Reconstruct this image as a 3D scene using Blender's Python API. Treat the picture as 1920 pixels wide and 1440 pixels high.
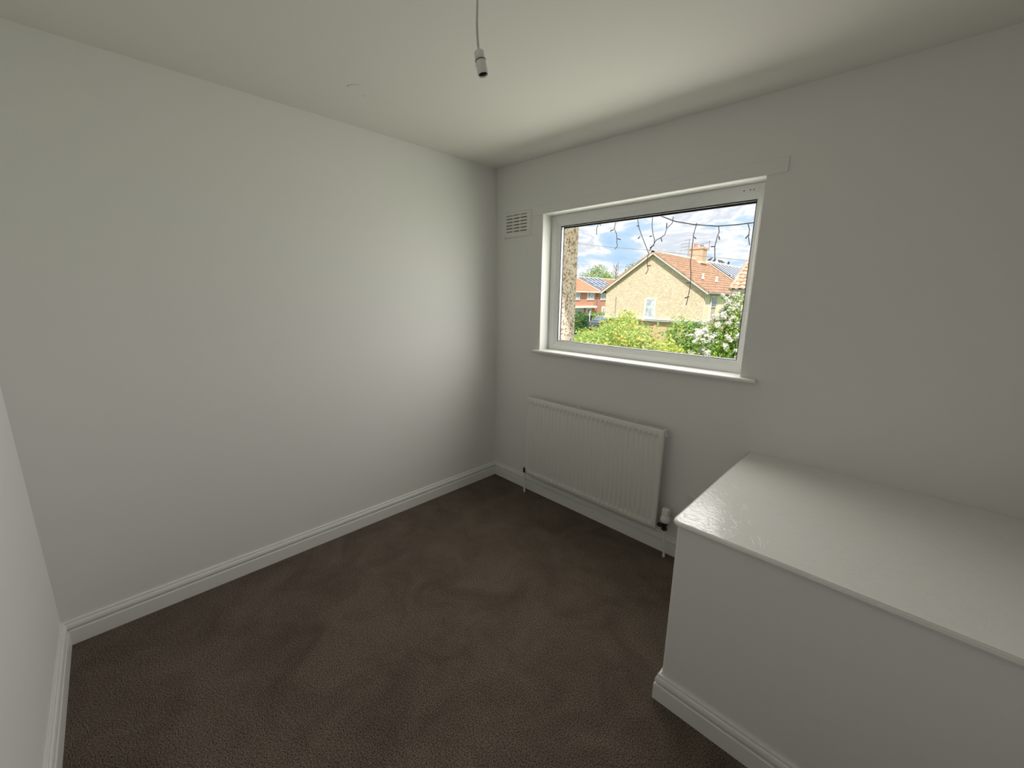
import bpy, math, random
import numpy as np
from mathutils import Vector, Matrix

for o in list(bpy.data.objects):
    bpy.data.objects.remove(o)
scene = bpy.context.scene
COL = scene.collection
RND = random.Random(7)

# ------------------------------------------------------------------ camera
cam_data = bpy.data.cameras.new('camera')
cam = bpy.data.objects.new('camera', cam_data)
COL.objects.link(cam)
YAW, PITCH, ROLL, FOC = -0.78, -0.2059, 0.0144, 750.2118
fwd = Vector((math.sin(YAW)*math.cos(PITCH), math.cos(YAW)*math.cos(PITCH), math.sin(PITCH)))
rgt = Vector((math.cos(YAW), -math.sin(YAW), 0))
upv = rgt.cross(fwd)
r2 = rgt*math.cos(ROLL) + upv*math.sin(ROLL)
u2 = -rgt*math.sin(ROLL) + upv*math.cos(ROLL)
M = Matrix((r2, u2, -fwd)).transposed().to_4x4()
M.translation = Vector((2.3067, -2.1319, 1.4539))
cam.matrix_world = M
cam_data.sensor_fit = 'HORIZONTAL'
cam_data.sensor_width = 36.0
cam_data.lens = 36.0*FOC/1920
cam_data.shift_x = -2.2253/1920
cam_data.shift_y = -7.5373/1920
cam_data.clip_start = 0.02
cam_data.clip_end = 600
scene.camera = cam

# ------------------------------------------------------------------ exposure
vs = scene.view_settings
vs.view_transform = 'Standard'
vs.look = 'None'
vs.exposure = 0.0
vs.gamma = 1.0
vs.use_curve_mapping = False

# ------------------------------------------------------------------ sky
SKY_STRENGTH = 1.12
world = bpy.data.worlds.new('cloudy_sky')
scene.world = world
world.use_nodes = True
nt = world.node_tree
nt.nodes.clear()
def wn(t, **kw):
    n = nt.nodes.new(t)
    for k, v in kw.items():
        setattr(n, k, v)
    return n
tc = wn('ShaderNodeTexCoord')
mp = wn('ShaderNodeMapping')
mp.inputs['Scale'].default_value = (5.0, 5.0, 17.0)
mp.inputs['Location'].default_value = (1.3, 0.4, 0.2)
nt.links.new(tc.outputs['Generated'], mp.inputs['Vector'])
nz = wn('ShaderNodeTexNoise')
nz.inputs['Scale'].default_value = 1.0
nz.inputs['Detail'].default_value = 7
nz.inputs['Roughness'].default_value = 0.55
nz.inputs['Distortion'].default_value = 0.35
nt.links.new(mp.outputs['Vector'], nz.inputs['Vector'])
cr = wn('ShaderNodeValToRGB')
el = cr.color_ramp.elements
el[0].position = 0.26; el[0].color = (0.36, 0.62, 0.95, 1)
el[1].position = 0.41; el[1].color = (0.60, 0.77, 0.95, 1)
for pos, c in ((0.465, (1.02, 1.02, 1.03, 1)), (0.53, (0.70, 0.76, 0.85, 1)), (0.585, (0.99, 1.0, 1.02, 1)), (0.65, (0.68, 0.75, 0.84, 1)), (0.75, (0.95, 0.96, 0.99, 1))):
    e = el.new(pos); e.color = c
nt.links.new(nz.outputs['Fac'], cr.inputs['Fac'])
bg = wn('ShaderNodeBackground')
bg.inputs['Strength'].default_value = SKY_STRENGTH
nt.links.new(cr.outputs['Color'], bg.inputs['Color'])
wo = wn('ShaderNodeOutputWorld')
nt.links.new(bg.outputs['Background'], wo.inputs['Surface'])

# ------------------------------------------------------------------ sun (behind our house, lights the gable opposite)
sun_d = bpy.data.lights.new('sun', 'SUN')
sun_d.energy = 6.2
sun_d.angle = math.radians(1.5)
sun_d.color = (1.0, 0.95, 0.86)
sun = bpy.data.objects.new('sun', sun_d)
COL.objects.link(sun)
sun.rotation_euler = Vector((-0.42, 0.62, -0.80)).to_track_quat('-Z', 'Y').to_euler()

# ------------------------------------------------------------------ added fill light outside the window, brightens the room beyond the sky's share
fill_d = bpy.data.lights.new('window_fill_light', 'AREA')
fill_d.shape = 'RECTANGLE'
fill_d.size = 1.36
fill_d.size_y = 0.90
fill_d.energy = 23.5
fill_d.color = (1.0, 0.968, 0.892)
fill_lamp = bpy.data.objects.new('window_fill_light', fill_d)
COL.objects.link(fill_lamp)
fill_lamp.location = (1.11, 0.355, 1.60)
fill_lamp.rotation_euler = Vector((0, -1, -0.40)).to_track_quat('-Z', 'Z').to_euler()

# ================================================================== helpers
class MB:
    """collects geometry for one mesh object"""
    def __init__(s):
        s.v = []; s.f = []; s.m = []; s.sm = []
    def add(s, vs, fs, mi=0, smooth=False):
        o = len(s.v)
        s.v += [tuple(p) for p in vs]
        for f in fs:
            s.f.append(tuple(i+o for i in f)); s.m.append(mi); s.sm.append(smooth)
    def box(s, a, b, mi=0):
        (x0, y0, z0), (x1, y1, z1) = a, b
        if x0 > x1: x0, x1 = x1, x0
        if y0 > y1: y0, y1 = y1, y0
        if z0 > z1: z0, z1 = z1, z0
        s.add([(x0,y0,z0),(x1,y0,z0),(x1,y1,z0),(x0,y1,z0),(x0,y0,z1),(x1,y0,z1),(x1,y1,z1),(x0,y1,z1)],
              [(0,3,2,1),(4,5,6,7),(0,1,5,4),(1,2,6,5),(2,3,7,6),(3,0,4,7)], mi)
    def hexa(s, p, mi=0):
        """8 points: bottom ring 0-3, top ring 4-7"""
        s.add(p, [(0,3,2,1),(4,5,6,7),(0,1,5,4),(1,2,6,5),(2,3,7,6),(3,0,4,7)], mi)
    def prism(s, pts, off, mi=0, smooth=False):
        """closed polygon pts (3D) extruded by off"""
        n = len(pts); off = Vector(off)
        p = [Vector(q) for q in pts]
        s.add(p + [q+off for q in p], [tuple(range(n-1, -1, -1)), tuple(range(n, 2*n))] , mi)
        s.add(p + [q+off for q in p], [(i, (i+1) % n, n+(i+1) % n, n+i) for i in range(n)], mi, smooth)
    def tube(s, pts, r, n=8, mi=0, caps=True, smooth=True):
        pts = [Vector(p) for p in pts]
        rr = r if isinstance(r, (list, tuple)) else [r]*len(pts)
        rings = []
        ref = None
        for i, p in enumerate(pts):
            d = (pts[min(i+1, len(pts)-1)] - pts[max(i-1, 0)]).normalized()
            if ref is None:
                ref = Vector((1, 0, 0)) if abs(d.x) < 0.8 else Vector((0, 1, 0))
            a = (ref - d*ref.dot(d)).normalized(); ref = a
            b = d.cross(a)
            rings.append([p + (a*math.cos(2*math.pi*k/n) + b*math.sin(2*math.pi*k/n))*rr[i] for k in range(n)])
        vs = [q for g in rings for q in g]
        fs = [(i*n+k, i*n+(k+1) % n, (i+1)*n+(k+1) % n, (i+1)*n+k) for i in range(len(pts)-1) for k in range(n)]
        s.add(vs, fs, mi, smooth)
        if caps:
            s.add(rings[0], [tuple(range(n-1, -1, -1))], mi)
            s.add(rings[-1], [tuple(range(n))], mi)
    def lathe(s, prof, n=24, mat=None, mi=0, smooth=True):
        """prof: list of (r,z); revolved about z, then placed by mat"""
        mat = mat or Matrix()
        vs = []
        for r, z in prof:
            for k in range(n):
                vs.append(mat @ Vector((r*math.cos(2*math.pi*k/n), r*math.sin(2*math.pi*k/n), z)))
        fs = [(i*n+k, i*n+(k+1) % n, (i+1)*n+(k+1) % n, (i+1)*n+k) for i in range(len(prof)-1) for k in range(n)]
        s.add(vs, fs, mi, smooth)
    def sweep(s, prof, fa, fb, mi=0):
        """closed 2D profile mapped to start section by fa and end section by fb"""
        n = len(prof)
        a = [fa(p) for p in prof]; b = [fb(p) for p in prof]
        s.add(a+b, [(i, (i+1) % n, n+(i+1) % n, n+i) for i in range(n)], mi)
        s.add(a+b, [tuple(range(n-1, -1, -1)), tuple(range(n, 2*n))], mi)
    def build(s, name, mats, parent=None, bevel=0.0, seg=2, org=None):
        me = bpy.data.meshes.new(name)
        off = Vector(org) if org is not None else Vector((0, 0, 0))
        me.from_pydata([tuple(Vector(p)-off) for p in s.v], [], s.f)
        for m in (mats if isinstance(mats, (list, tuple)) else [mats]):
            me.materials.append(m)
        me.polygons.foreach_set('material_index', s.m)
        me.polygons.foreach_set('use_smooth', s.sm)
        me.update()
        o = bpy.data.objects.new(name, me)
        COL.objects.link(o)
        o.location = off
        if parent is not None:
            o.parent = parent
            o.location = off - WORLD_LOC.get(parent.name, Vector((0, 0, 0)))
        WORLD_LOC[o.name] = off.copy()
        import bmesh as _b
        bm = _b.new(); bm.from_mesh(me)
        _b.ops.recalc_face_normals(bm, faces=bm.faces)
        bm.to_mesh(me); bm.free()
        if bevel:
            w = o.modifiers.new('edge', 'BEVEL')
            w.width = bevel; w.segments = seg; w.limit_method = 'ANGLE'; w.angle_limit = math.radians(40)
            w.harden_normals = False
        return o
WORLD_LOC = {}

def thing(name, label, cat, loc=(0, 0, 0), group=None):
    o = bpy.data.objects.new(name, None)
    COL.objects.link(o)
    o.location = loc
    o.empty_display_size = 0.1
    WORLD_LOC[o.name] = Vector(loc)
    return tag(o, label, cat, group)
def tag(o, label, cat, group=None):
    o['label'] = label; o['category'] = cat
    if group: o['group'] = group
    return o
def struct(o, label=None):
    o['kind'] = 'structure'
    if label: o['label'] = label
    return o
def child_loc(o, parent, loc):
    o.parent = parent
    o.location = Vector(loc) - WORLD_LOC.get(parent.name, Vector((0, 0, 0)))
    WORLD_LOC[o.name] = Vector(loc)
def copy_part(src, parent, loc, name=None):
    c = src.copy(); COL.objects.link(c)
    child_loc(c, parent, loc)
    return c

# ------------------------------------------------------------------ materials
def mat(name, col, rough=0.6, bump=0.0, bscale=100.0, var=0.0, vscale=8.0, metal=0.0, spec=0.5, col2=None, detail=3.0, coat=0.0):
    m = bpy.data.materials.new(name); m.use_nodes = True
    t = m.node_tree; b = t.nodes['Principled BSDF']
    b.inputs['Base Color'].default_value = (*col, 1)
    b.inputs['Roughness'].default_value = rough
    b.inputs['Metallic'].default_value = metal
    b.inputs['Specular IOR Level'].default_value = spec
    if coat: b.inputs['Coat Weight'].default_value = coat
    tcn = t.nodes.new('ShaderNodeTexCoord')
    geo = t.nodes.new('ShaderNodeNewGeometry')
    if var or col2:
        n = t.nodes.new('ShaderNodeTexNoise')
        n.inputs['Scale'].default_value = vscale; n.inputs['Detail'].default_value = detail
        t.links.new(geo.outputs['Position'], n.inputs['Vector'])
        r = t.nodes.new('ShaderNodeValToRGB')
        r.color_ramp.elements[0].position = 0.35; r.color_ramp.elements[1].position = 0.65
        c2 = col2 or tuple(min(1, c*(1+var)) for c in col)
        c1 = col if col2 else tuple(c*(1-var) for c in col)
        r.color_ramp.elements[0].color = (*c1, 1); r.color_ramp.elements[1].color = (*c2, 1)
        t.links.new(n.outputs['Fac'], r.inputs['Fac'])
        t.links.new(r.outputs['Color'], b.inputs['Base Color'])
    if bump:
        n2 = t.nodes.new('ShaderNodeTexNoise')
        n2.inputs['Scale'].default_value = bscale; n2.inputs['Detail'].default_value = 4
        t.links.new(geo.outputs['Position'], n2.inputs['Vector'])
        bp = t.nodes.new('ShaderNodeBump')
        bp.inputs['Strength'].default_value = bump; bp.inputs['Distance'].default_value = 0.002
        t.links.new(n2.outputs['Fac'], bp.inputs['Height'])
        t.links.new(bp.outputs['Normal'], b.inputs['Normal'])
    return m

WHITE = (0.85, 0.85, 0.83)
m_wall = mat('matt_wall_paint', WHITE, 0.75, bump=0.12, bscale=60, spec=0.3)
m_ceil = mat('matt_ceiling_paint', (0.85, 0.83, 0.785), 0.85, bump=0.15, bscale=35, spec=0.2)
m_gloss = mat('white_gloss_paint', (0.86, 0.86, 0.84), 0.35, bump=0.08, bscale=40, spec=0.5)
m_upvc = mat('white_upvc', (0.82, 0.83, 0.82), 0.3, spec=0.5, var=0.015, vscale=5)
m_gasket = mat('black_rubber_gasket', (0.02, 0.022, 0.026), 0.5, var=0.2, vscale=30)
m_spacer = mat('pale_spacer_bar', (0.80, 0.81, 0.80), 0.4, var=0.03, vscale=20)
m_rad = mat('white_radiator_enamel', (0.80, 0.80, 0.765), 0.32, bump=0.03, bscale=50, spec=0.5)
m_plastic = mat('white_plastic', (0.84, 0.84, 0.82), 0.35, var=0.02, vscale=25)
m_cream_plastic = mat('cream_plastic', (0.80, 0.76, 0.68), 0.35, var=0.02, vscale=25)
m_dark = mat('painted_recess_shade', (0.03, 0.03, 0.03), 0.8, var=0.2, vscale=40)  # near-black colour stands in for the shade inside holes and openings
m_valve = mat('dark_valve_metal', (0.05, 0.05, 0.045), 0.35, metal=0.6, var=0.4, vscale=120)
m_chrome = mat('dull_chrome', (0.6, 0.6, 0.58), 0.3, metal=1.0, var=0.1, vscale=60)
m_cord = mat('white_cord', (0.62, 0.61, 0.58), 0.5, var=0.05, vscale=50)
m_cable = mat('grey_light_cable', (0.09, 0.095, 0.11), 0.5, var=0.2, vscale=60)

# box top: thick brushed gloss
m_top = bpy.data.materials.new('thick_brushed_gloss'); m_top.use_nodes = True
t = m_top.node_tree; b = t.nodes['Principled BSDF']
b.inputs['Base Color'].default_value = (0.86, 0.86, 0.84, 1); b.inputs['Roughness'].default_value = 0.19
b.inputs['Specular IOR Level'].default_value = 0.6
geo = t.nodes.new('ShaderNodeNewGeometry')
mpn = t.nodes.new('ShaderNodeMapping'); mpn.inputs['Scale'].default_value = (45, 120, 60)
mpn.inputs['Rotation'].default_value = (0, 0, 0.5)
t.links.new(geo.outputs['Position'], mpn.inputs['Vector'])
n1 = t.nodes.new('ShaderNodeTexNoise'); n1.inputs['Scale'].default_value = 1.0; n1.inputs['Detail'].default_value = 5
t.links.new(mpn.outputs['Vector'], n1.inputs['Vector'])
n2 = t.nodes.new('ShaderNodeTexNoise'); n2.inputs['Scale'].default_value = 9.0; n2.inputs['Detail'].default_value = 2
n2.inputs['Distortion'].default_value = 2.5
t.links.new(geo.outputs['Position'], n2.inputs['Vector'])
rp = t.nodes.new('ShaderNodeValToRGB')
for p_, c_ in ((0.485, 0), (0.5, 1)):
    pass
rp.color_ramp.elements[0].position = 0.470; rp.color_ramp.elements[0].color = (0, 0, 0, 1)
rp.color_ramp.elements[1].position = 0.500; rp.color_ramp.elements[1].color = (1, 1, 1, 1)
e = rp.color_ramp.elements.new(0.530); e.color = (0, 0, 0, 1)
t.links.new(n2.outputs['Fac'], rp.inputs['Fac'])
ad = t.nodes.new('ShaderNodeMath'); ad.operation = 'MULTIPLY_ADD'; ad.inputs[1].default_value = 0.35
t.links.new(rp.outputs['Color'], ad.inputs[0]); t.links.new(n1.outputs['Fac'], ad.inputs[2])
bp = t.nodes.new('ShaderNodeBump'); bp.inputs['Strength'].default_value = 0.5; bp.inputs['Distance'].default_value = 0.0015
t.links.new(ad.outputs[0], bp.inputs['Height']); t.links.new(bp.outputs['Normal'], b.inputs['Normal'])

# carpet
m_carpet = bpy.data.materials.new('brown_cut_pile_carpet'); m_carpet.use_nodes = True
t = m_carpet.node_tree; b = t.nodes['Principled BSDF']
b.inputs['Roughness'].default_value = 0.95; b.inputs['Specular IOR Level'].default_value = 0.0
geo = t.nodes.new('ShaderNodeNewGeometry')
na = t.nodes.new('ShaderNodeTexNoise'); na.inputs['Scale'].default_value = 4.2; na.inputs['Detail'].default_value = 6; na.inputs['Roughness'].default_value = 0.62; na.inputs['Distortion'].default_value = 0.8
nb = t.nodes.new('ShaderNodeTexNoise'); nb.inputs['Scale'].default_value = 250; nb.inputs['Detail'].default_value = 3
for n in (na, nb): t.links.new(geo.outputs['Position'], n.inputs['Vector'])
ra = t.nodes.new('ShaderNodeValToRGB')
ra.color_ramp.elements[0].position = 0.32; ra.color_ramp.elements[0].color = (0.128, 0.101, 0.082, 1)
ra.color_ramp.elements[1].position = 0.62; ra.color_ramp.elements[1].color = (0.180, 0.146, 0.120, 1)
t.links.new(na.outputs['Fac'], ra.inputs['Fac'])
rb = t.nodes.new('ShaderNodeValToRGB')
rb.color_ramp.elements[0].position = 0.34; rb.color_ramp.elements[0].color = (0.22, 0.22, 0.22, 1)
rb.color_ramp.elements[1].position = 0.66; rb.color_ramp.elements[1].color = (1.65, 1.65, 1.65, 1)
t.links.new(nb.outputs['Fac'], rb.inputs['Fac'])
mx = t.nodes.new('ShaderNodeMix'); mx.data_type = 'RGBA'; mx.blend_type = 'MULTIPLY'; mx.inputs['Factor'].default_value = 1
t.links.new(ra.outputs['Color'], mx.inputs['A']); t.links.new(rb.outputs['Color'], mx.inputs['B'])
t.links.new(mx.outputs['Result'], b.inputs['Base Color'])
bp = t.nodes.new('ShaderNodeBump'); bp.inputs['Strength'].default_value = 0.8; bp.inputs['Distance'].default_value = 0.005
t.links.new(nb.outputs['Fac'], bp.inputs['Height']); t.links.new(bp.outputs['Normal'], b.inputs['Normal'])

# clear pane: lets light straight through, with a weak reflection
m_pane = bpy.data.materials.new('clear_glass_pane'); m_pane.use_nodes = True
t = m_pane.node_tree; t.nodes.clear()
tr = t.nodes.new('ShaderNodeBsdfTransparent'); tr.inputs['Color'].default_value = (0.985, 0.985, 0.985, 1)
gl = t.nodes.new('ShaderNodeBsdfGlossy'); gl.inputs['Roughness'].default_value = 0.0
fr = t.nodes.new('ShaderNodeFresnel'); fr.inputs['IOR'].default_value = 1.2
ms = t.nodes.new('ShaderNodeMixShader'); ou = t.nodes.new('ShaderNodeOutputMaterial')
t.links.new(fr.outputs['Fac'], ms.inputs['Fac']); t.links.new(tr.outputs['BSDF'], ms.inputs[1]); t.links.new(gl.outputs['BSDF'], ms.inputs[2])
t.links.new(ms.outputs['Shader'], ou.inputs['Surface'])

m_clear = bpy.data.materials.new('clear_glass_inner_face'); m_clear.use_nodes = True
t = m_clear.node_tree; t.nodes.clear()
tr = t.nodes.new('ShaderNodeBsdfTransparent'); tr.inputs['Color'].default_value = (0.99, 0.99, 0.99, 1)
ou = t.nodes.new('ShaderNodeOutputMaterial'); t.links.new(tr.outputs['BSDF'], ou.inputs['Surface'])

def speckle_mat(name, cols, scale, rough=0.9, bump=0.6, dist=0.01):
    """pebbledash: voronoi cells with random colour"""
    m = bpy.data.materials.new(name); m.use_nodes = True
    t = m.node_tree; b = t.nodes['Principled BSDF']; b.inputs['Roughness'].default_value = rough
    b.inputs['Specular IOR Level'].default_value = 0.2
    geo = t.nodes.new('ShaderNodeNewGeometry')
    v = t.nodes.new('ShaderNodeTexVoronoi'); v.inputs['Scale'].default_value = scale
    t.links.new(geo.outputs['Position'], v.inputs['Vector'])
    sx = t.nodes.new('ShaderNodeSeparateColor'); t.links.new(v.outputs['Color'], sx.inputs['Color'])
    r = t.nodes.new('ShaderNodeValToRGB'); r.color_ramp.interpolation = 'CONSTANT'
    n = len(cols)
    r.color_ramp.elements[0].position = 0; r.color_ramp.elements[0].color = (*cols[0], 1)
    r.color_ramp.elements[1].position = 1.0/n; r.color_ramp.elements[1].color = (*cols[1], 1)
    for i in range(2, n):
        e = r.color_ramp.elements.new(i/n); e.color = (*cols[i], 1)
    t.links.new(sx.outputs['Red'], r.inputs['Fac']); t.links.new(r.outputs['Color'], b.inputs['Base Color'])
    bp = t.nodes.new('ShaderNodeBump'); bp.invert = True
    bp.inputs['Strength'].default_value = bump; bp.inputs['Distance'].default_value = dist
    t.links.new(v.outputs['Distance'], bp.inputs['Height']); t.links.new(bp.outputs['Normal'], b.inputs['Normal'])
    return m
m_pebble = speckle_mat('pebbledash', [(0.82,0.63,0.50),(0.90,0.77,0.68),(0.54,0.38,0.29),(0.86,0.71,0.60),(0.92,0.83,0.78),(0.76,0.59,0.48),(0.35,0.25,0.18)], 75, dist=0.006)
m_render = speckle_mat('far_roughcast', [(0.58,0.48,0.36),(0.67,0.56,0.43),(0.53,0.43,0.31),(0.63,0.53,0.40),(0.57,0.47,0.35)], 13, bump=0.3)

def brick_mat(name, c1, c2, mort, sc=1.0):
    m = bpy.data.materials.new(name); m.use_nodes = True
    t = m.node_tree; b = t.nodes['Principled BSDF']; b.inputs['Roughness'].default_value = 0.9
    geo = t.nodes.new('ShaderNodeNewGeometry'); sp = t.nodes.new('ShaderNodeSeparateXYZ')
    t.links.new(geo.outputs['Position'], sp.inputs['Vector'])
    a = t.nodes.new('ShaderNodeMath'); a.operation = 'ADD'
    t.links.new(sp.outputs['X'], a.inputs[0]); t.links.new(sp.outputs['Y'], a.inputs[1])
    cb = t.nodes.new('ShaderNodeCombineXYZ'); t.links.new(a.outputs[0], cb.inputs['X']); t.links.new(sp.outputs['Z'], cb.inputs['Y'])
    br = t.nodes.new('ShaderNodeTexBrick'); br.inputs['Scale'].default_value = 1.0
    br.inputs['Brick Width'].default_value = 0.23*sc; br.inputs['Row Height'].default_value = 0.076*sc; br.inputs['Mortar Size'].default_value = 0.008*sc
    br.inputs['Color1'].default_value = (*c1, 1); br.inputs['Color2'].default_value = (*c2, 1); br.inputs['Mortar'].default_value = (*mort, 1)
    t.links.new(cb.outputs['Vector'], br.inputs['Vector']); t.links.new(br.outputs['Color'], b.inputs['Base Color'])
    return m
m_brick = brick_mat('red_brick', (0.52,0.19,0.10), (0.60,0.27,0.15), (0.55,0.42,0.33))
m_brick_y = brick_mat('weathered_brick', (0.52,0.30,0.17), (0.62,0.40,0.26), (0.6,0.52,0.42))
m_tile = mat('brown_roof_tile', (0.42, 0.25, 0.16), 0.85, var=0.25, vscale=3.5, bump=0.3, bscale=8)
m_tile_o = mat('orange_roof_tile', (0.62, 0.28, 0.16), 0.85, var=0.12, vscale=2.0)
m_pant = mat('pink_pantile', (0.55, 0.36, 0.26), 0.85, var=0.25, vscale=6)
m_solar = mat('solar_cell_glass', (0.10, 0.13, 0.19), 0.6, var=0.1, vscale=3, spec=0.1)
m_alu = mat('aluminium_rail', (0.55, 0.57, 0.60), 0.5, metal=0.3, var=0.05)
m_white_out = mat('white_exterior_paint', (0.82, 0.80, 0.76), 0.6, var=0.03, vscale=3)
m_cream_out = mat('cream_exterior_render', (0.80, 0.73, 0.56), 0.8, var=0.06, vscale=2)
m_glass_out = mat('far_window_glass', (0.16, 0.20, 0.22), 0.12, var=0.5, vscale=6, spec=0.7)
m_net = mat('net_curtained_glass', (0.45, 0.50, 0.52), 0.3, var=0.4, vscale=2.5)
m_grey_out = mat('grey_painted_ledge', (0.38, 0.38, 0.40), 0.7, var=0.1, vscale=3)
m_lead = mat('dark_grey_gutter', (0.22, 0.21, 0.22), 0.6, var=0.1, vscale=3)
m_mortar = mat('pale_ridge_mortar', (0.66, 0.58, 0.48), 0.9, var=0.2, vscale=8)
m_grass = mat('lawn_grass', (0.10, 0.19, 0.035), 0.95, col2=(0.17, 0.28, 0.055), vscale=1.2, detail=6)
m_tarmac = mat('road_tarmac', (0.22, 0.22, 0.23), 0.9, var=0.15, vscale=4)
m_bark = mat('bush_bark', (0.16, 0.11, 0.07), 0.9, var=0.3, vscale=20)
m_metal = mat('grey_aerial_metal', (0.35, 0.36, 0.38), 0.4, metal=0.5, var=0.1)
m_bin = mat('black_bin_plastic', (0.05, 0.055, 0.07), 0.45, var=0.1)
m_car = mat('dark_car_paint', (0.06, 0.07, 0.09), 0.2, coat=0.5, var=0.05)
m_tyre = mat('tyre_rubber', (0.02, 0.02, 0.02), 0.8, var=0.1)
m_bird = mat('grey_feathers', (0.10, 0.10, 0.11), 0.8, var=0.3, vscale=30)
m_pole = mat('weathered_pole_wood', (0.22, 0.16, 0.11), 0.9, var=0.25, vscale=9)

def leaf_mat(name, cols, scale=2.2):
    m = bpy.data.materials.new(name); m.use_nodes = True
    t = m.node_tree; b = t.nodes['Principled BSDF']; b.inputs['Roughness'].default_value = 0.6
    b.inputs['Specular IOR Level'].default_value = 0.25
    b.inputs['Subsurface Weight'].default_value = 0.0
    geo = t.nodes.new('ShaderNodeNewGeometry')
    n = t.nodes.new('ShaderNodeTexNoise'); n.inputs['Scale'].default_value = scale; n.inputs['Detail'].default_value = 4
    t.links.new(geo.outputs['Position'], n.inputs['Vector'])
    mm = t.nodes.new('ShaderNodeMath'); mm.operation = 'MULTIPLY_ADD'; mm.inputs[1].default_value = 0.45
    t.links.new(geo.outputs['Random Per Island'], mm.inputs[0])
    sb = t.nodes.new('ShaderNodeMath'); sb.operation = 'SUBTRACT'; sb.inputs[1].default_value = 0.22
    t.links.new(n.outputs['Fac'], sb.inputs[0]); t.links.new(sb.outputs[0], mm.inputs[2])
    r = t.nodes.new('ShaderNodeValToRGB')
    k = len(cols)
    r.color_ramp.elements[0].position = 0.25; r.color_ramp.elements[0].color = (*cols[0], 1)
    r.color_ramp.elements[1].position = 0.75; r.color_ramp.elements[1].color = (*cols[-1], 1)
    for i in range(1, k-1):
        e = r.color_ramp.elements.new(0.25 + 0.5*i/(k-1)); e.color = (*cols[i], 1)
    t.links.new(mm.outputs[0], r.inputs['Fac']); t.links.new(r.outputs['Color'], b.inputs['Base Color'])
    tl = t.nodes.new('ShaderNodeBsdfTranslucent'); t.links.new(r.outputs['Color'], tl.inputs['Color'])
    ms = t.nodes.new('ShaderNodeMixShader'); ms.inputs['Fac'].default_value = 0.4
    t.links.new(b.outputs['BSDF'], ms.inputs[1]); t.links.new(tl.outputs['BSDF'], ms.inputs[2])
    t.links.new(ms.outputs['Shader'], t.nodes['Material Output'].inputs['Surface'])
    return m
m_leaf_gold = leaf_mat('golden_privet_leaves', [(0.22,0.40,0.11),(0.36,0.56,0.17),(0.48,0.64,0.21),(0.62,0.67,0.22),(0.86,0.64,0.20)], 0.9)
m_leaf_yel = leaf_mat('yellow_green_leaves', [(0.40,0.54,0.13),(0.62,0.68,0.16),(0.84,0.70,0.18)], 1.2)
m_leaf_green = leaf_mat('bright_green_leaves', [(0.14,0.28,0.10),(0.34,0.50,0.13),(0.52,0.64,0.20)], 1.4)
m_leaf_haw = leaf_mat('hawthorn_leaves', [(0.10,0.22,0.05),(0.24,0.40,0.07),(0.46,0.60,0.12)], 1.4)
m_leaf_far = leaf_mat('far_tree_leaves', [(0.14,0.26,0.07),(0.28,0.42,0.10),(0.46,0.58,0.18)], 0.35)
m_leaf_dark = leaf_mat('dark_shrub_leaves', [(0.05,0.13,0.05),(0.10,0.22,0.07),(0.2,0.34,0.1)], 1.0)
m_blossom = mat('white_blossom', (0.86, 0.83, 0.76), 0.7, var=0.04, vscale=10)

# ================================================================== the room
XR, YB, H = 2.80, -2.436, 2.35           # right wall, back wall, ceiling height in the far corner
def zc(x, y): return H - 0.0175*x + 0.0068*y
WX0, WX1, WZ0, WZ1 = 0.455, 1.747, 1.0865, 1.989   # window opening
# floor
mb = MB(); mb.box((-0.1, YB-0.1, -0.12), (XR+0.1, 0.1, 0.0))
struct(mb.build('floor', m_carpet), 'dark brown cut pile carpet covering the bedroom floor')
# ceiling (falls slightly away from the far corner)
mb = MB()
xs = (-0.1, XR+0.1); ys = (YB-0.1, 0.1)
lo = [(x, y, zc(x, y)) for x, y in ((xs[0], ys[0]), (xs[1], ys[0]), (xs[1], ys[1]), (xs[0], ys[1]))]
mb.hexa(lo + [(x, y, 2.5) for x, y, z in lo])
ceiling = struct(mb.build('ceiling', m_ceil), 'white painted plaster ceiling')
# little plaster ridges left in the ceiling paint
def blister(cx, cy, pts, name, w=0.0035, h=0.0015):
    mb = MB()
    mb.tube([(cx+a, cy+b, zc(cx+a, cy+b)-0.0002) for a, b in pts], [0.0006]+[w*0.6]*(len(pts)-2)+[0.0006], 6)
    mb.build(name, m_ceil, ceiling)
blister(0.38, -1.153, [(-0.008,-0.03),(0.0,-0.015),(0.001,0.0),(-0.004,0.015),(-0.006,0.028)], 'plaster_ridge')
blister(0.425, -1.258, [(-0.03,0.01),(-0.012,-0.002),(0.0,-0.004),(0.02,0.01),(0.035,0.03)], 'plaster_ridge')
blister(0.40, -1.06, [(0.0,-0.05),(0.003,-0.02),(0.0,0.02),(0.004,0.05)], 'plaster_ridge', 0.0018)
# walls
mb = MB(); mb.box((-0.12, YB-0.12, -0.12), (0.0, 0.17, 2.5)); struct(mb.build('wall_left', m_wall), 'plain white painted wall meeting the window wall')
mb = MB(); mb.box((XR, YB-0.12, -0.12), (XR+0.12, 0.17, 2.5)); struct(mb.build('wall_right', m_wall), 'white painted wall behind the boxed-in stairs')
mb = MB(); mb.box((0.0, YB-0.12, -0.12), (XR, YB, 2.5)); struct(mb.build('wall_back', m_wall), 'white painted wall facing the window')
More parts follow.
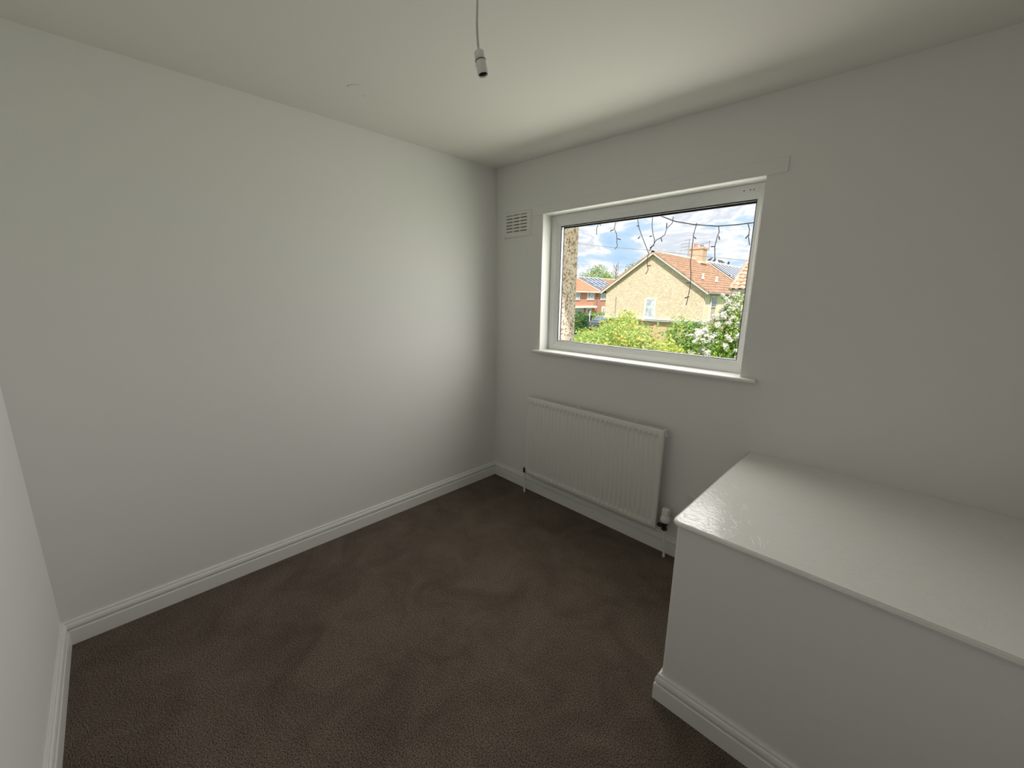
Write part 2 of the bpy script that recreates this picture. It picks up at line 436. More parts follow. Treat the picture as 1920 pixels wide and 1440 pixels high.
# window wall with opening
YO = 0.170        # outside face of the window wall
mb = MB()
def ring(y): return [(0.0,y,-0.12),(XR,y,-0.12),(XR,y,2.5),(0.0,y,2.5),(WX0,y,WZ0-0.02),(WX1,y,WZ0-0.02),(WX1,y,WZ1),(WX0,y,WZ1)]
rf = [(0,1,5,4),(1,2,6,5),(2,3,7,6),(3,0,4,7)]
mb.add(ring(0.0), rf, 0)
mb.add(ring(YO), rf, 1)
R0, R1 = ring(0.0), ring(YO)
for i, j in ((4,5),(5,6),(6,7),(7,4)):
    mb.add([R0[i], R0[j], R1[j], R1[i]], [(0,1,2,3)], 0)
for i, j in ((0,1),(1,2),(2,3),(3,0)):
    mb.add([R0[i], R0[j], R1[j], R1[i]], [(0,1,2,3)], 0)
struct(mb.build('wall_front', [m_wall, m_pebble]), 'white painted wall with the window and radiator')
# painted batten over the window
mb = MB(); mb.box((0.366, 0.0, 1.9895), (1.828, -0.006, 2.052))
struct(mb.build('trim_1', m_wall, bevel=0.002), 'thin painted batten above the window')

# skirting boards
PROF = [(0.0,0.0),(0.018,0.0),(0.018,0.061),(0.0175,0.0640),(0.0155,0.0658),(0.0080,0.0664),(0.0062,0.0688),(0.0078,0.0712),
        (0.0140,0.0728),(0.0155,0.078),(0.0150,0.085),(0.0130,0.0915),(0.0105,0.0945),(0.0088,0.0955),(0.0092,0.0985),(0.0085,0.1035),(0.0065,0.106),(0.0,0.106)]
def skirt(name, fa, fb, parent=None, label=None):
    mb = MB(); mb.sweep(PROF, fa, fb)
    o = mb.build(name, m_gloss, parent)
    if parent is None: struct(o, label)
    return o
BX0, BYF = 1.846, -0.872           # box left and front faces
skirt('baseboard_left', lambda p: (p[0], -p[0], p[1]), lambda p: (p[0], YB+p[0], p[1]), label='white moulded skirting board along the plain wall')
skirt('baseboard_front', lambda p: (p[0], -p[0], p[1]), lambda p: (BX0-p[0], -p[0], p[1]), label='white moulded skirting board under the radiator')
skirt('baseboard_back', lambda p: (p[0], YB+p[0], p[1]), lambda p: (XR-p[0], YB+p[0], p[1]), label='white moulded skirting board along the wall facing the window')
skirt('baseboard_right', lambda p: (XR-p[0], YB+p[0], p[1]), lambda p: (XR-p[0], BYF-p[0], p[1]), label='white moulded skirting board beside the boxed-in stairs')

# ------------------------------------------------------------------ boxed-in stair bulkhead
box = thing('stair_bulkhead', 'white boxed-in stair bulkhead with glossy painted top and skirting, against window wall', 'bulkhead', ((BX0+XR)/2, BYF/2, 0))
mb = MB()
rb = 0.012
pts = [(BX0+rb*(1-math.sin(a)), BYF+rb*(1-math.cos(a)), 0) for a in [math.pi/2*k/5 for k in range(5, -1, -1)]]
pts = pts + [(XR-0.001, BYF, 0), (XR-0.001, -0.001, 0), (BX0, -0.001, 0)]
mb.prism(pts, (0, 0, 0.707))
mb.build('bulkhead_body', m_wall, box)
# top board: round corner, rounded nose
def slab(x0, x1, y0, y1, z0, z1, rc, nose, mb):
    def outline(inset, z):
        pts = []
        for k in range(9):
            a = math.pi/2*k/8
            pts.append((x0+rc-(rc-inset)*math.cos(a), y0+rc-(rc-inset)*math.sin(a), z))
        pts += [(x1, y0+inset, z), (x1, y1, z), (x0+inset, y1, z)]
        return pts
    lv = []
    for k in range(5):
        a = math.pi*k/4
        lv.append((nose*(1-math.sin(a))*0.9, z0+(z1-z0)*(1-math.cos(a))/2))
    rings = [outline(i, z) for i, z in lv]
    n = len(rings[0])
    for q in range(4):
        mb.add(rings[q]+rings[q+1], [(i, (i+1) % n, n+(i+1) % n, n+i) for i in range(n)], 0, True)
    mb.add(rings[0], [tuple(range(n-1, -1, -1))]); mb.add(rings[-1], [tuple(range(n))])
mb = MB(); slab(1.829, XR-0.001, -0.888, -0.001, 0.708, 0.7285, 0.032, 0.010, mb)
mb.build('top_board', m_top, box)
skirt('skirting_board', lambda p: (BX0-p[0], BYF-p[0], p[1]), lambda p: (XR-0.02, BYF-p[0], p[1]), box)
skirt('skirting_board', lambda p: (BX0-p[0], BYF-p[0], p[1]), lambda p: (BX0-p[0], -p[0]-0.0005, p[1]), box)

# ------------------------------------------------------------------ window
win = struct(thing('window_1', 'white plastic framed picture window looking onto gardens and houses', 'window', (1.1, 0.12, WZ0)), None)
del win['category']
FY0, FY1 = 0.090, 0.155
GX0, GX1, GZ0, GZ1 = 0.528, 1.6945, 1.150, 1.919      # sight line of the glass
FX0, FX1, FZ0, FZ1 = WX0, WX1, 1.072, WZ1
# profile of each frame member: (u across from outer to glass 0..1, y)
FPROF = [(0.0, FY0+0.004), (0.04, FY0), (0.60, FY0), (0.66, FY0+0.003), (0.70, FY0+0.0035), (0.97, FY0+0.011), (1.0, FY0+0.014), (1.0, FY0+0.018), (0.86, FY0+0.018), (0.86, FY1), (0.0, FY1)]
def lerp(a, b, u): return a+(b-a)*u
corners = {'bl': ((FX0,FZ0),(GX0,GZ0)), 'br': ((FX1,FZ0),(GX1,GZ0)), 'tr': ((FX1,FZ1),(GX1,GZ1)), 'tl': ((FX0,FZ1),(GX0,GZ1))}
def fr(c): 
    (ox, oz), (gx, gz) = corners[c]
    return lambda p: (lerp(ox, gx, p[0]), p[1], lerp(oz, gz, p[0]))
g = 0.0004
for nm, a, b_ in (('bottom_rail','bl','br'),('frame_stile','br','tr'),('top_rail','tr','tl'),('frame_stile','tl','bl')):
    mb = MB(); mb.sweep(FPROF, fr(a), fr(b_)); mb.build(nm, m_upvc, win)
def rect_ring(name, y0, y1, o, i, material, top_extra=0.0):
    """frame of 4 bars between outer inset o and inner inset i (from the glass sight line)"""
    mb = MB()
    X0, X1, Z0, Z1 = GX0+o, GX1-o, GZ0+o, GZ1-o
    x0, x1, z0, z1 = GX0+i, GX1-i, GZ0+i, GZ1-i-top_extra
    A = [(X0,Z0),(X1,Z0),(X1,Z1),(X0,Z1)]; B = [(x0,z0),(x1,z0),(x1,z1),(x0,z1)]
    for k in range(4):
        q = (k+1) % 4
        pts = [A[k], A[q], B[q], B[k]]
        mb.hexa([(x, y0, z) for x, z in pts]+[(x, y1, z) for x, z in pts])
    return mb.build(name, material, win)
rect_ring('inner_gasket', FY0+0.014, FY0+0.020, -0.004, 0.0035, m_gasket, 0.0035)
rect_ring('spacer_bar', FY0+0.025, FY0+0.039, -0.006, 0.002, m_spacer)
rect_ring('outer_gasket', FY0+0.044, FY0+0.050, -0.006, 0.004, m_gasket, 0.009)  # gasket ring with a taller dark strip along its top
for ya, refl in ((FY0+0.0205, True), (FY0+0.0395, False)):
    mb = MB(); mb.box((GX0-0.008, ya, GZ0-0.008), (GX1+0.008, ya+0.004, GZ1+0.008))
    pn = mb.build('glass_pane', [m_pane, m_clear], win)
    for pl in pn.data.polygons:
        pl.material_index = 0 if (refl and pl.normal.y < -0.5) else 1
for x, z in ((1.636, 1.9605), (1.664, 1.9610), (1.678, 1.9605)):
    mb = MB(); mb.lathe([(0.0, 0.0), (0.0026, 0.0), (0.0026, 0.0012), (0.0, 0.0012)], 10, Matrix.Translation((x, FY0+0.0005, z)) @ Matrix.Rotation(math.pi/2, 4, 'X'))
    mb.build('screw_hole', m_dark, win)
# window board with horns and rounded nose
mb = MB()
def board_section(y0): 
    pr = [(0.0, 1.0645)]
    for k in range(7):
        a = math.pi*k/6
        pr.append((-0.022-0.010*math.sin(a), 1.0755-0.011*math.cos(a)))
    pr.append((0.0, 1.0865))
    return pr
sec = board_section(0)
n = len(sec)
mb.add([(0.412, y, z) for y, z in sec]+[(1.820, y, z) for y, z in sec], [(i, (i+1) % n, n+(i+1) % n, n+i) for i in range(n)]+[tuple(range(n)), tuple(range(2*n-1, n-1, -1))])
mb.box((WX0, 0.0, 1.0665), (WX1, FY0+0.01, 1.0865))
mb.build('window_board', m_gloss, win)
# exterior cill
mb = MB(); mb.hexa([(WX0-0.02,FY1-0.03,1.045),(WX1+0.02,FY1-0.03,1.045),(WX1+0.02,0.24,1.02),(WX0-0.02,0.24,1.02),(WX0-0.02,FY1-0.03,1.075),(WX1+0.02,FY1-0.03,1.075),(WX1+0.02,0.24,1.045),(WX0-0.02,0.24,1.045)])
mb.build('exterior_cill', m_upvc, win)

# ------------------------------------------------------------------ air vent
VX0, VX1, VZ0, VZ1 = 0.092, 0.356, 1.863, 2.037
vent = thing('air_vent', 'white louvred air vent grille on wall beside the window', 'vent', ((VX0+VX1)/2, 0, (VZ0+VZ1)/2))
mb = MB(); mb.box((VX0+0.02, -0.0006, VZ0+0.02), (VX1-0.02, -0.0012, VZ1-0.02)); mb.build('vent_backing', m_dark, vent)  # flat dark sheet paints the shade behind the slats
ix0, ix1, iz0, iz1 = VX0+0.027, VX1-0.036, VZ0+0.022, VZ1-0.022
mb = MB()
A = [(VX0,VZ0),(VX1,VZ0),(VX1,VZ1),(VX0,VZ1)]; A2 = [(VX0+0.006,VZ0+0.006),(VX1-0.012,VZ0+0.006),(VX1-0.012,VZ1-0.006),(VX0+0.006,VZ1-0.006)]
B = [(ix0,iz0),(ix1,iz0),(ix1,iz1),(ix0,iz1)]
for k in range(4):
    q = (k+1) % 4
    mb.hexa([(A[k][0],-0.0003,A[k][1]),(A[q][0],-0.0003,A[q][1]),(B[q][0],-0.0003,B[q][1]),(B[k][0],-0.0003,B[k][1]),
             (A2[k][0],-0.013,A2[k][1]),(A2[q][0],-0.013,A2[q][1]),(B[q][0],-0.013,B[q][1]),(B[k][0],-0.013,B[k][1])])
mb.build('vent_frame', m_plastic, vent)
cw = (ix1-ix0)/3
for k in (1, 2):
    mb = MB(); x = ix0+cw*k; mb.box((x-0.005, -0.0015, iz0), (x+0.005, -0.013, iz1)); mb.build('vent_bar', m_plastic, vent)
rows = 6; rh = (iz1-iz0)/rows
proto = None
for c in range(3):
    for r_ in range(rows):
        x0 = ix0+cw*c+(0.005 if c else 0); x1 = ix0+cw*(c+1)-(0.005 if c < 2 else 0)
        z = iz0+rh*r_
        mb = MB()
        mb.hexa([(x0,-0.003,z+rh*0.40),(x1,-0.003,z+rh*0.40),(x1,-0.012,z+rh*0.02),(x0,-0.012,z+rh*0.02),
                 (x0,-0.003,z+rh*0.95),(x1,-0.003,z+rh*0.95),(x1,-0.0125,z+rh*0.66),(x0,-0.0125,z+rh*0.66)])
        mb.build('vent_slat', m_plastic, vent)

# ------------------------------------------------------------------ radiator
RX0, RX1, RZ0, RZ1 = 0.416, 1.435, 0.156, 0.750
rad = thing('radiator', 'white ribbed panel radiator on wall under the window', 'radiator', ((RX0+RX1)/2, -0.05, 0.0))
YF = -0.082       # front face
nch = 31
mb = MB()
# front panel grid: x samples carry the flute profile, z rows carry the flat margins
xs = [RX0, RX0+0.004]
x_in0, x_in1 = RX0+0.020, RX1-0.020
pitch = (x_in1-x_in0)/nch
prof = [(0.0, 0.0), (0.18, 0.0), (0.34, 0.75), (0.5, 1.0), (0.66, 0.75), (0.82, 0.0)]
cols = [(RX0, 0.003, 0), (RX0+0.003, 0.0, 0)]
for k in range(nch):
    for u, dd in prof:
        cols.append((x_in0+pitch*(k+u), 0.0, dd))
cols += [(x_in1, 0, 0), (RX1-0.003, 0.0, 0), (RX1, 0.003, 0)]
rowsz = [(RZ0, 0.004, 0), (RZ0+0.004, 0, 0), (RZ0+0.036, 0, 0), (RZ0+0.044, 0, 0.9), (RZ0+0.048, 0, 1), (RZ0+0.060, 0, 0.38), (RZ1-0.060, 0, 0.38), (RZ1-0.048, 0, 1), (RZ1-0.044, 0, 0.9), (RZ1-0.036, 0, 0), (RZ1-0.004, 0, 0), (RZ1, 0.004, 0)]
vs_ = []
for z, oz, wz in rowsz:
    for x, ox, wx in cols:
        vs_.append((x, YF+max(ox, oz)+0.010*wz*wx, z))
nc = len(cols)
fs_ = [(i*nc+j, i*nc+j+1, (i+1)*nc+j+1, (i+1)*nc+j) for i in range(len(rowsz)-1) for j in range(nc-1)]
mb.add(vs_, fs_, 0, True)
# body behind the face
mb.box((RX0, YF+0.004, RZ0), (RX1, YF+0.017, RZ1))
mb.build('front_panel', m_rad, rad)
# rear convector fins: corrugated sheet
mb = MB()
fl = []
k = 0; x = RX0+0.03
while x < RX1-0.03:
    fl.append((x, YF+0.017 if (k//1) % 2 == 0 else YF+0.040)); x += 0.0125; k += 1
for z0_, z1_ in ((RZ0+0.03, RZ1-0.085),):
    mb.add([(x, y, z0_) for x, y in fl]+[(x, y, z1_) for x, y in fl], [(i, i+1, len(fl)+i+1, len(fl)+i) for i in range(len(fl)-1)])
mb.build('convector_fins', m_rad, rad)
# back rail, end covers
mb = MB(); mb.box((RX0+0.012, -0.040, RZ1-0.018), (RX1-0.012, -0.034, RZ1-0.002)); mb.build('rear_rail', m_rad, rad, bevel=0.001)
for xx, s_ in ((RX0, 1), (RX1, -1)):
    mb = MB(); mb.box((xx+s_*0.0005, YF+0.017, RZ1-0.040), (xx+s_*0.016, -0.034, RZ1-0.001)); mb.build('top_end_cap', m_rad, rad, bevel=0.003)
    mb = MB(); mb.box((xx+s_*0.0005, YF+0.017, RZ0+0.004), (xx+s_*0.016, -0.040, RZ0+0.040)); mb.build('bottom_end_cap', m_rad, rad, bevel=0.003)
for xx in (RX0+0.2, RX0+0.39, RX1-0.2):
    mb = MB(); mb.box((xx-0.012, -0.045, RZ1-0.06), (xx+0.012, 0.0, RZ1-0.010)); mb.build('wall_bracket', m_rad, rad)
# bleed valve
mb = MB(); mb.lathe([(0,0),(0.010,0),(0.011,0.006),(0.008,0.009),(0,0.009)], 12, Matrix.Translation((RX1-0.0005, -0.055, RZ1-0.030)) @ Matrix.Rotation(math.pi/2, 4, 'Y'))
mb.build('bleed_valve', m_plastic, rad)
# thermostatic valve
TX, TY = 1.481, -0.062
trv = MB(); trv.lathe([(0.0,0.301),(0.016,0.301),(0.019,0.298),(0.0205,0.262),(0.0205,0.258),(0.0255,0.250),(0.0265,0.236),(0.0255,0.224),(0.022,0.219),(0.0,0.219)], 28, Matrix.Translation((TX, TY, 0)))
trv = trv.build('thermostat_head', m_plastic, rad)
mb = MB()
for k in range(14):
    a = 2*math.pi*k/14
    mb.box((TX+0.0205*math.cos(a)-0.0012, TY+0.0205*math.sin(a)-0.0012, 0.264), (TX+0.0205*math.cos(a)+0.0012, TY+0.0205*math.sin(a)+0.0012, 0.294))
mb.build('grip_ribs', m_plastic, trv)
mb = MB(); mb.lathe([(0,0.2195),(0.017,0.2195),(0.0185,0.214),(0.0185,0.204),(0.013,0.202),(0.013,0.186),(0.0165,0.184),(0.0165,0.172),(0.009,0.165),(0.0,0.165)], 8, Matrix.Translation((TX, TY, 0)), smooth=False)
mb.tube([(TX, TY, 0.190), (RX1-0.002, TY, 0.190)], 0.010, 8)
mb.lathe([(0,0),(0.0135,0),(0.0135,0.012),(0,0.012)], 6, Matrix.Translation((RX1+0.012, TY, 0.190)) @ Matrix.Rotation(math.pi/2, 4, 'Y'), smooth=False)
mb.build('valve_body', m_valve, rad)
mb = MB(); mb.lathe([(0.0,0),(0.0125,0),(0.0125,0.004),(0.0,0.004)], 12, Matrix.Translation((RX1+0.001, TY, 0.190)) @ Matrix.Rotation(math.pi/2, 4, 'Y'))
mb.build('chrome_tail', m_chrome, rad)
mb = MB(); mb.tube([(TX, TY, 0.168), (TX+0.002, TY+0.002, 0.13), (TX+0.008, TY+0.006, 0.07), (TX+0.010, TY+0.006, -0.0)], 0.0075, 12); mb.build('supply_pipe', m_gloss, rad)
# lockshield on the far side
LX, LY = 0.396, -0.066
mb = MB(); mb.lathe([(0,0.222),(0.009,0.222),(0.011,0.219),(0.012,0.198),(0,0.198)], 16, Matrix.Translation((LX, LY, 0))); mb.build('lockshield_cap', m_plastic, rad)
mb = MB(); mb.lathe([(0,0.198),(0.009,0.198),(0.011,0.188),(0.009,0.172),(0.011,0.170),(0.011,0.160),(0.007,0.155),(0,0.155)], 8, Matrix.Translation((LX, LY, 0)), smooth=False)
mb.tube([(LX, LY, 0.180), (RX0+0.004, LY, 0.180)], 0.008, 8); mb.build('valve_body', m_valve, rad)
mb = MB(); mb.tube([(LX, LY, 0.157), (LX+0.002, LY, 0.08), (LX+0.003, LY, -0.0)], 0.0075, 12); mb.build('supply_pipe', m_gloss, rad)

# ------------------------------------------------------------------ socket behind the box edge
sk = thing('wall_socket', 'cream double wall socket low on window wall beside the bulkhead', 'socket', (1.645, 0, 0.36))
mb = MB(); mb.box((1.572, -0.0003, 0.316), (1.718, -0.010, 0.402)); mb.build('face_plate', m_cream_plastic, sk, bevel=0.003)
for cx in (1.610, 1.680):
    mb = MB(); mb.box((cx-0.006, -0.0095, 0.374), (cx+0.006, -0.0135, 0.392)); mb.build('switch', m_plastic, sk, bevel=0.001)
    mb = MB()
    mb.box((cx-0.003, -0.0098, 0.352), (cx+0.003, -0.0104, 0.362))
    for s_ in (-1, 1): mb.box((cx+s_*0.011-0.004, -0.0098, 0.334), (cx+s_*0.011+0.004, -0.0104, 0.339))
    mb.build('pin_slots', m_dark, sk)

# ------------------------------------------------------------------ pendant lamp holder
PX, PY_ = 1.352, -1.320
zt = zc(PX, PY_)
pen = thing('pendant_lamp_holder', 'bare white pendant lamp holder hanging on a cord from ceiling', 'light fitting', (PX, PY_, zt))
mb = MB(); mb.lathe([(0,-0.032),(0.012,-0.032),(0.014,-0.024),(0.036,-0.020),(0.041,-0.012),(0.042,0.001),(0,0.001)], 28, Matrix.Translation((PX, PY_, zt))); mb.build('ceiling_rose', m_plastic, pen)
top = Vector((PX, PY_, 2.113))
SC = 0.80       # slim lamp holder
ax = (Vector((PX, PY_, 0)) - Vector((PX, PY_, 1))).normalized()
tilt = (-fwd.cross(Vector((0,0,1))).normalized())*-1   # image right, horizontal
axis = (Vector((0,0,-1)) + rgt*0.20 + Vector((0.25,-0.25,0))*0.1).normalized()
mb = MB()
cp = []
for k in range(13):
    u = k/12
    cp.append(Vector((PX, PY_, zt-0.030)).lerp(top, u) + rgt*(-0.0055*math.sin(math.pi*u)**1.0 * u))
cp.append(top + axis*0.006)
mb.tube(cp, 0.0032, 10); mb.build('flex_cord', m_cord, pen)
q = Vector((0, 0, 1)).rotation_difference(axis).to_matrix().to_4x4()
Q = Matrix.Translation(top) @ q @ Matrix.Scale(SC, 4)
mb = MB(); mb.lathe([(0.0036,-0.002),(0.0055,0.002),(0.0065,0.006),(0.0155,0.011),(0.0175,0.014),(0.0178,0.038),(0.0,0.038)], 28, Q); mb.build('holder_cap', m_plastic, pen)
mb = MB(); mb.lathe([(0.0,0.0375),(0.0182,0.0375),(0.0194,0.0385),(0.0194,0.0398),(0.0182,0.0408),(0.0,0.0408)], 28, Q); mb.build('shade_ring', m_lead, pen)
mb = MB(); mb.lathe([(0.0,0.0408),(0.0176,0.0408),(0.0179,0.045),(0.0184,0.078),(0.0187,0.083),(0.0168,0.083),(0.0160,0.080),(0.0156,0.052),(0.0,0.052)], 28, Q); mb.build('holder_skirt', m_plastic, pen)
mb = MB(); mb.lathe([(0.0,0.0525),(0.0154,0.0525),(0.0157,0.0785),(0.0148,0.0785),(0.0145,0.058),(0.0,0.058)], 24, Q); mb.build('skirt_shade_lining', m_dark, pen)  # dark lining paints the shade inside the hollow skirt
mb = MB(); mb.box((-0.002, -0.0225, 0.047), (0.002, -0.017, 0.050)); 
ob = MB(); ob.add([Q @ Matrix.Rotation(math.pi-0.9, 4, 'Z') @ Vector(p) for p in mb.v], mb.f); ob.build('ring_lug', m_plastic, pen)

# ================================================================== outdoors
# ground: lower near the house, level beyond the gardens
mb = MB()
prof_y = [(0.17, -2.6), (4, -2.55), (18, -1.95), (60, -1.9), (220, -1.5)]
for i in range(len(prof_y)-1):
    (ya, za), (yb, zb) = prof_y[i], prof_y[i+1]
    mb.add([(-160, ya, za), (120, ya, za), (120, yb, zb), (-160, yb, zb)], [(0,1,2,3)])
struct(mb.build('ground_lawn', m_grass), 'green lawns and verges between the houses')
mb = MB(); mb.add([(-24.4,10,-2.17),(-19.2,10,-2.17),(-19.2,18,-1.93),(-24.4,18,-1.93)], [(0,1,2,3)]); mb.add([(-24.4,18,-1.93),(-19.2,18,-1.93),(-19.2,60,-1.87),(-24.4,60,-1.87)], [(0,1,2,3)])
struct(mb.build('ground_road', m_tarmac), 'grey road in front of the brick house')
# pebbledash wall stepping forward beside the window, and the eaves overhead
mb = MB(); mb.box((-1.6, YO, -2.6), (0.332, 0.575, 2.6)); struct(mb.build('wall_exterior', m_pebble, bevel=0.006), 'pebbledashed outside wall beside the window')
mb = MB(); mb.box((-2.0, YO, 2.60), (4.2, 0.72, 2.66)); mb.box((-2.0, 0.70, 2.52), (4.2, 0.72, 2.72)); struct(mb.build('trim_2', m_white_out), 'white eaves board outside above the window')

# ------------------------------------------------------------------ icicle light string outside the window
YS = 0.5
ici = thing('icicle_light_string', 'unlit icicle fairy lights hanging outside across the window', 'fairy lights', (1.1, YS, 2.0))
mb = MB()
cable = [(0.30,2.60),(0.45,2.20),(0.70,2.05),(0.90,2.02),(1.024,1.983),(1.127,1.936),(1.247,1.904),(1.39,1.879),(1.505,1.876),(1.582,1.878),(1.80,1.93),(2.1,2.12),(2.35,2.60)]
mb.tube([(x, YS, z) for x, z in cable], 0.0032, 8); mb.build('main_cable', m_cable, ici)
strands = [[(0.57,2.11),(0.557,1.989),(0.541,1.953),(0.544,1.908)],
 [(0.71,2.05),(0.699,1.977),(0.689,1.938),(0.713,1.893),(0.718,1.839),(0.724,1.813),(0.704,1.796)],
 [(0.862,2.025),(0.866,1.982),(0.878,1.93),(0.902,1.876),(0.939,1.804),(0.967,1.75),(0.959,1.716),(0.962,1.675),(0.972,1.646),(0.956,1.615)],
 [(0.975,2.00),(0.972,1.99),(0.975,1.919),(0.987,1.868),(1.001,1.833),(0.997,1.793)],
 [(1.114,1.966),(1.111,1.928),(1.078,1.899),(1.068,1.861),(1.041,1.843),(1.012,1.832),(0.993,1.8),(0.969,1.768)],
 [(1.266,1.911),(1.253,1.844),(1.253,1.781),(1.254,1.717),(1.25,1.685),(1.262,1.604),(1.264,1.555),(1.264,1.522),(1.257,1.455),(1.251,1.415)],
 [(1.395,1.882),(1.402,1.845),(1.394,1.816),(1.387,1.765),(1.396,1.684)],
 [(1.553,1.874),(1.564,1.844),(1.564,1.801),(1.575,1.757)]]
twigs = [(0.557,1.985,0.572,1.972),(0.687,1.93,0.655,1.924),(0.715,1.868,0.742,1.858),(0.882,1.933,0.862,1.938),(0.895,1.866,0.877,1.854),(0.98,1.862,0.961,1.86),(1.075,1.899,1.072,1.932),
 (1.044,1.843,1.05,1.819),(0.993,1.80,0.970,1.785),(0.962,1.668,0.985,1.672),(1.255,1.831,1.269,1.82),(1.264,1.551,1.237,1.555),(1.266,1.469,1.236,1.459),(1.402,1.824,1.407,1.803),(1.39,1.764,1.363,1.766),(1.562,1.816,1.548,1.797)]
st_objs = []
for s_ in strands:
    mb = MB()
    mb.tube([(x, YS+0.004, z) for x, z in s_], 0.0026, 6)
    st_objs.append((s_, mb.build('light_strand', m_cable, ici)))
for x0, z0, x1, z1 in twigs:
    best = min(st_objs, key=lambda so: min((x-x0)**2+(z-z0)**2 for x, z in so[0]))
    mb = MB(); mb.tube([(x0, YS+0.004, z0), (lerp(x0,x1,0.35), YS+0.006, lerp(z0,z1,0.35)), (x1, YS+0.010, z1)], [0.002, 0.0034, 0.0038], 6)
    mb.build('bulb', m_cable, best[1])

# ------------------------------------------------------------------ houses
def course_slope(mb, ylo, yhi, xe, ze, xr, zr, n, t=0.035, th=0.05):
    """stepped tile courses from eave (xe,ze) up to ridge (xr,zr), running along y"""
    for k in range(n):
        u0, u1 = k/n, (k+1)/n+0.02
        xa, za = lerp(xe, xr, u0), lerp(ze, zr, u0)
        xb, zb = lerp(xe, xr, u1), lerp(ze, zr, u1)
        mb.hexa([(xa,ylo,za),(xa,yhi,za),(xb,yhi,zb-th),(xb,ylo,zb-th),(xa,ylo,za+th+t),(xa,yhi,za+th+t),(xb,yhi,zb+th*0.4),(xb,ylo,zb+th*0.4)])

def tv_aerial(label, base, h, dirv, n, ln):
    t_ = thing('tv_aerial', label, 'aerial', base, 'tv aerials on the chimney')
    b = Vector(base); d = Vector(dirv).normalized(); s_ = d.cross(Vector((0,0,1))).normalized()
    mb = MB(); mb.tube([b, b+Vector((0,0,h))], 0.028, 6); mb.build('mast', m_metal, t_)
    mb = MB(); mb.tube([b+Vector((0,0,h-0.08))-d*0.1, b+Vector((0,0,h-0.08))+d*ln], 0.020, 5); mb.build('boom', m_metal, t_)
    for k in range(n):
        c = b+Vector((0,0,h-0.08))+d*(ln*k/(n-1)); w = 0.30-0.10*k/n
        mb = MB(); mb.tube([c-s_*w, c+s_*w], 0.014, 5); mb.build('element', m_metal, t_)
    return t_

# the pale rendered semi opposite
GZ = -1.95
HX0, HX1, HXM, HY0, HYP, HY1 = -14.07, -7.10, -10.55, 24.0, 33.0, 42.0
EZ, RZ_ = 2.02, 4.40
h1 = thing('gable_house', 'pale roughcast semi-detached house with brown tiled gable roof and chimney', 'house', ((HX0+HX1)/2, 30, GZ))
mb = MB()
mb.prism([(HX0,HY0,0.05),(HX1,HY0,0.05),(HX1,HY0,EZ),(HXM,HY0,RZ_-0.02),(HX0,HY0,EZ)], (0, HY1-HY0, 0)); mb.build('rendered_wall', m_render, h1)
mb = MB(); mb.box((HX0+0.12, HY0+0.12, GZ-0.3), (HX1-0.02, HY1-0.1, 0.05)); mb.build('brick_base', m_brick_y, h1)
mb = MB(); mb.box((HX0-0.02, HY0-0.14, -0.06), (HX1+0.02, HY0+0.05, 0.06)); mb.build('ledge', m_grey_out, h1)
mb = MB(); mb.box((HX0-0.02, HY0-0.16, 0.06), (HX1+0.02, HY0+0.02, 0.10)); mb.build('ledge_capping', m_white_out, h1)
sl = (RZ_-EZ)/(HX1-HXM)
ov = 0.28
for side, xe in (('r', HX1), ('l', HX0)):
    sgn = 1 if side == 'r' else -1
    xo = xe+sgn*ov; zo = EZ-sl*ov
    mb = MB(); course_slope(mb, HY0-0.22, HYP, xo, zo, HXM, RZ_, 14); o = mb.build('tile_courses', m_tile, h1); o['kind'] = 'stuff'
    mb = MB(); course_slope(mb, HYP, HY1+0.2, xo, zo, HXM, RZ_, 14); o = mb.build('tile_courses', m_tile, h1); o['kind'] = 'stuff'
    # barge board on the verge
    mb = MB()
    mb.hexa([(xo,HY0-0.27,zo-0.09),(xo,HY0-0.21,zo-0.09),(HXM,HY0-0.21,RZ_-0.09),(HXM,HY0-0.27,RZ_-0.09),(xo,HY0-0.27,zo+0.03),(xo,HY0-0.21,zo+0.03),(HXM,HY0-0.21,RZ_+0.03),(HXM,HY0-0.27,RZ_+0.03)])
    mb.build('barge_board', m_white_out, h1)
    mb = MB()
    mb.hexa([(xo,HY0-0.30,zo+0.03),(xo,HY0-0.10,zo+0.03),(HXM,HY0-0.10,RZ_+0.03),(HXM,HY0-0.30,RZ_+0.03),(xo,HY0-0.30,zo+0.15),(xo,HY0-0.10,zo+0.15),(HXM,HY0-0.10,RZ_+0.15),(HXM,HY0-0.30,RZ_+0.15)])
    mb.build('verge_tiles', m_tile, h1)
    mb = MB(); mb.tube([(xo+sgn*0.04, HY0-0.25, zo-0.04), (xo+sgn*0.04, HY1, zo-0.04)], 0.07, 8); mb.build('gutter', m_lead, h1)
    mb = MB(); mb.box((xe, HY0-0.02, zo-0.10), (xo, HY1, zo-0.04)); mb.build('soffit', m_white_out, h1)
mb = MB(); mb.tube([(HXM, HY0-0.3, RZ_+0.06), (HXM, HY1, RZ_+0.06)], 0.11, 8); mb.build('ridge_tiles', m_mortar, h1)
# party line strip up the slope
xo = HX1+ov; zo = EZ-sl*ov
mb = MB(); mb.hexa([(xo,HYP-0.12,zo+0.09),(xo,HYP+0.12,zo+0.09),(HXM,HYP+0.12,RZ_+0.09),(HXM,HYP-0.12,RZ_+0.09),(xo,HYP-0.12,zo+0.14),(xo,HYP+0.12,zo+0.14),(HXM,HYP+0.12,RZ_+0.14),(HXM,HYP-0.12,RZ_+0.14)])
mb.build('party_wall_capping', m_mortar, h1)
